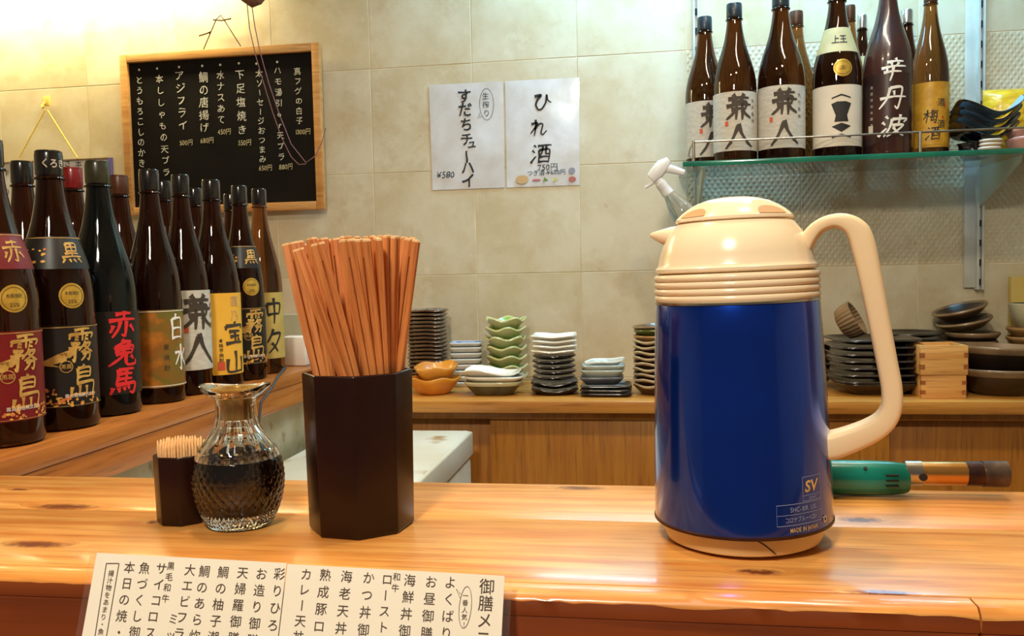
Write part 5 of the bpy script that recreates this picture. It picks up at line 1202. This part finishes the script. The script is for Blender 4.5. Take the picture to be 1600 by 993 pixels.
# ------------------------------------------------------------------ light pull cord
KY = 2.30; kp = at_y(395, -6, KY)
pc = thing('pull_cord', 'thin pinkish cord looping down from a brown knob in front of the blackboard', 'cord', kp)
kq = lambda px, py, dy=0: tuple(at_y(px, py, KY+dy)-kp)
G().sweep([kq(374, -16), kq(384, -4), kq(394, 3), kq(402, 0), (kq(412, -10))], [(.03, .02), (.034, .03), (.03, .03), (.026, .026), (.02, .02)], 14, 3).build('knob', M['knob'], pc)
G().sweep([kq(400, -6), kq(407, 2), kq(412, -4)], [(.02, .02), (.018, .018), (.012, .012)], 10, 3).build('knob', M['knob'], pc)
G().tube([kq(386, 5), kq(390, 45), kq(399, 85), kq(412, 130), kq(426, 175), kq(440, 215), kq(455, 245), kq(467, 257), kq(478, 256)], .0013, 6).build('cord', M['pink_cord'], pc)
G().tube([kq(393, 5), kq(398, 40), kq(406, 80), kq(420, 130), kq(437, 180), kq(455, 225), kq(478, 254), kq(492, 244), kq(503, 222), kq(509, 200)], .0013, 6).build('cord', M['pink_cord'], pc)

# ------------------------------------------------------------------ small things at the end of the side ledge
wq = at_z(462, 575, LZ)
wbx = thing('white_box', 'small white plastic box with black cable at the far end of the ledge', 'box', (at_y(464, 540, 1.93).x, 1.93, LZ))
G().box((0, 0, .034), (.062, .05, .068)).build('housing', M['box_white'], wbx, bevel=.004)
def wl(px, py, Y):
    r = ray(px, py); p = EYE+r*(Y/r.y)
    if Y < 1.9: p = EYE+r*((LX+.006)/r.x)
    return tuple(p-wbx.location)
G().tube([(-.034, -.004, .03), (-.040, -.006, .012), (-.036, -.034, .0035), wl(446, 574, 1.88), wl(436, 585, 1.86), wl(424, 606, 1.84), wl(408, 628, 1.80), wl(404, 660, 1.78)], .0028, 8).build('cable', M['cable'], wbx)
tag(G().box((at_y(462, 505, 2.06).x, 2.04, LZ+.045), (.085, .04, .115)).build('glass_block', M['frost_glass'], bevel=.004), 'pale green translucent block behind the white box', 'block')
bpy.data.objects['glass_block'].location.z = .0125

# ------------------------------------------------------------------ menu card leaning on the bar edge
hv_c = Vector((1, .014, -.135)).normalized(); uv_c = Vector((.0511, -.9600, .2790)); uv_c = (uv_c-uv_c.dot(hv_c)*hv_c).normalized()
tw = lambda d: Vector((AX.dot(d), AY.dot(d), AZ.dot(d)))
hv, uvv = tw(hv_c), tw(uv_c); nn = hv.cross(uvv).normalized()
if nn.y > 0: nn = -nn
O = at_y(470, 881, 0.5150)
def muv(px, py):
    r = ray(px, py); k = (O-EYE).dot(nn)/r.dot(nn); p = EYE+r*k-O; return p.dot(hv), p.dot(uvv)
mc = thing('menu_card', 'laminated cream menu card with columns of black lettering leaning on the bar', 'menu', O)
mf = lambda d: (lambda u, v: hv*u+uvv*v+nn*d)
c0, c1 = muv(151, 868), muv(789, 892); Lh = .212
def card(x0, x1, y1, d0, d1, nm, m_):
    v = [tuple(hv*a+uvv*b+nn*d) for d in (d0, d1) for a, b in ((x0, y1-Lh), (x1, y1-Lh), (x1, y1), (x0, y1))]
    G().add(v, [(0, 1, 2, 3), (4, 7, 6, 5), (0, 4, 5, 1), (1, 5, 6, 2), (2, 6, 7, 3), (3, 7, 4, 0)]).build(nm, m_, mc)
yt = (c0[1]+c1[1])/2
xf = muv(449, 880)[0]
card(c0[0], xf-.0003, yt, 0, .0005, 'page', M['menu_paper']); card(xf+.0003, c1[0], yt-.0006, 0, .0005, 'page', M['menu_paper'])
v = [tuple(hv*a+uvv*b+nn*d) for d in (-.0002, .0007) for a, b in ((c0[0]-.0045, yt-Lh-.004), (c1[0]+.0048, yt-Lh-.004), (c1[0]+.0048, yt+.0012), (c0[0]-.0045, yt+.0012))]
fr = G(); W2 = [(c0[0]-.0045, c0[0]-.0002), (c1[0]+.0002, c1[0]+.0048)]
for a, b in W2:
    v = [tuple(hv*x+uvv*y+nn*d) for d in (.0001, .0005) for x, y in ((a, yt-Lh), (b, yt-Lh), (b, yt+.0006), (a, yt+.0006))]
    G().add(v, [(0, 1, 2, 3), (4, 7, 6, 5), (0, 4, 5, 1), (1, 5, 6, 2), (2, 6, 7, 3), (3, 7, 4, 0)]).build('laminate_margin', M['laminate'], mc)
A = lambda x, y: muv(x/4.444+120, y/4.444+840); B = lambda x, y: muv(x/4.211+440, y/4.211+860)
t = T(); PMM = .000386
def mcol(f, tx, x0_, y0_, x1_, y1_, size):
    u0, v0 = f(x0_, y0_); u1, v1 = f(x1_, y1_); t.col(tx, u0, v0, u1, v1, size)
mcol(A, '本日の焼・', 370, 205, 297, 655, .0078); mcol(A, '魚づくし御', 475, 210, 405, 655, .0078); mcol(A, 'サイコロステ', 592, 212, 495, 772, .0078); mcol(A, '黒毛和牛', 657, 195, 620, 420, .0054)
mcol(A, '大エビフライ', 790, 222, 695, 775, .0078); mcol(A, 'ミッ', 674, 562, 655, 672, .0070); mcol(A, '鯛のあら炊', 890, 232, 822, 680, .0078); mcol(A, '鯛の柚子潮', 1020, 238, 950, 690, .0078)
mcol(A, '天婦羅御膳', 1155, 242, 1090, 695, .0078); mcol(A, 'お造り御膳', 1285, 250, 1222, 710, .0078); mcol(A, '彩りひろ', 1410, 250, 1365, 605, .0078)
mcol(B, 'カレー天丼', 165, 155, 112, 565, .0076); mcol(B, '熟成豚ロー', 290, 160, 235, 610, .0078); mcol(B, '海老天丼御', 430, 170, 380, 625, .0078); mcol(B, 'かつ丼御', 575, 178, 540, 520, .0078)
mcol(B, 'ローストビ', 697, 188, 660, 610, .0074); mcol(B, '和牛', 760, 172, 750, 245, .0052); mcol(B, '海鮮丼御膳', 845, 195, 800, 640, .0078); mcol(B, 'お昼御膳', 985, 205, 955, 542, .0078)
mcol(B, 'よくばり', 1112, 208, 1085, 542, .0078); mcol(B, '御膳メニュー', 1352, 236, 1312, 800, .0098); mcol(B, '一番人気!', 1212, 295, 1201, 482, .0038)
mcol(A, '揚汁物をあまり・魚', 243, 245, 172, 650, .0042)
q = [A(210, 176), A(298, 176)]; dxm = (A(131, 680)[0]-A(210, 176)[0]); dl = A(131, 680)[1]-A(210, 176)[1]
t.line([(q[0][0], q[0][1]), (q[1][0], q[1][1])], .0005); t.line([q[0], (q[0][0]+dxm, q[0][1]+dl), (q[0][0]+dxm*1.5, q[0][1]+dl*1.5)], .0005); t.line([q[1], A(211, 680)], .0005)
u, v = B(1210, 370); du = abs(B(1250, 370)[0]-u); dv = abs(B(1205, 508)[1]-v)
t.line([(u+du*math.cos(s)-0.05*dv*math.sin(s)*-.7, v+dv*math.sin(s)) for s in [2*PI*i/36 for i in range(36)]], .0003, 0, True)
t.line([B(1180, 285), B(1150, 250), B(1176, 310)], .0003)
t.build('lettering', M['ink_menu'], mf(.0009), mc)

bpy.data.objects.remove(_fo)
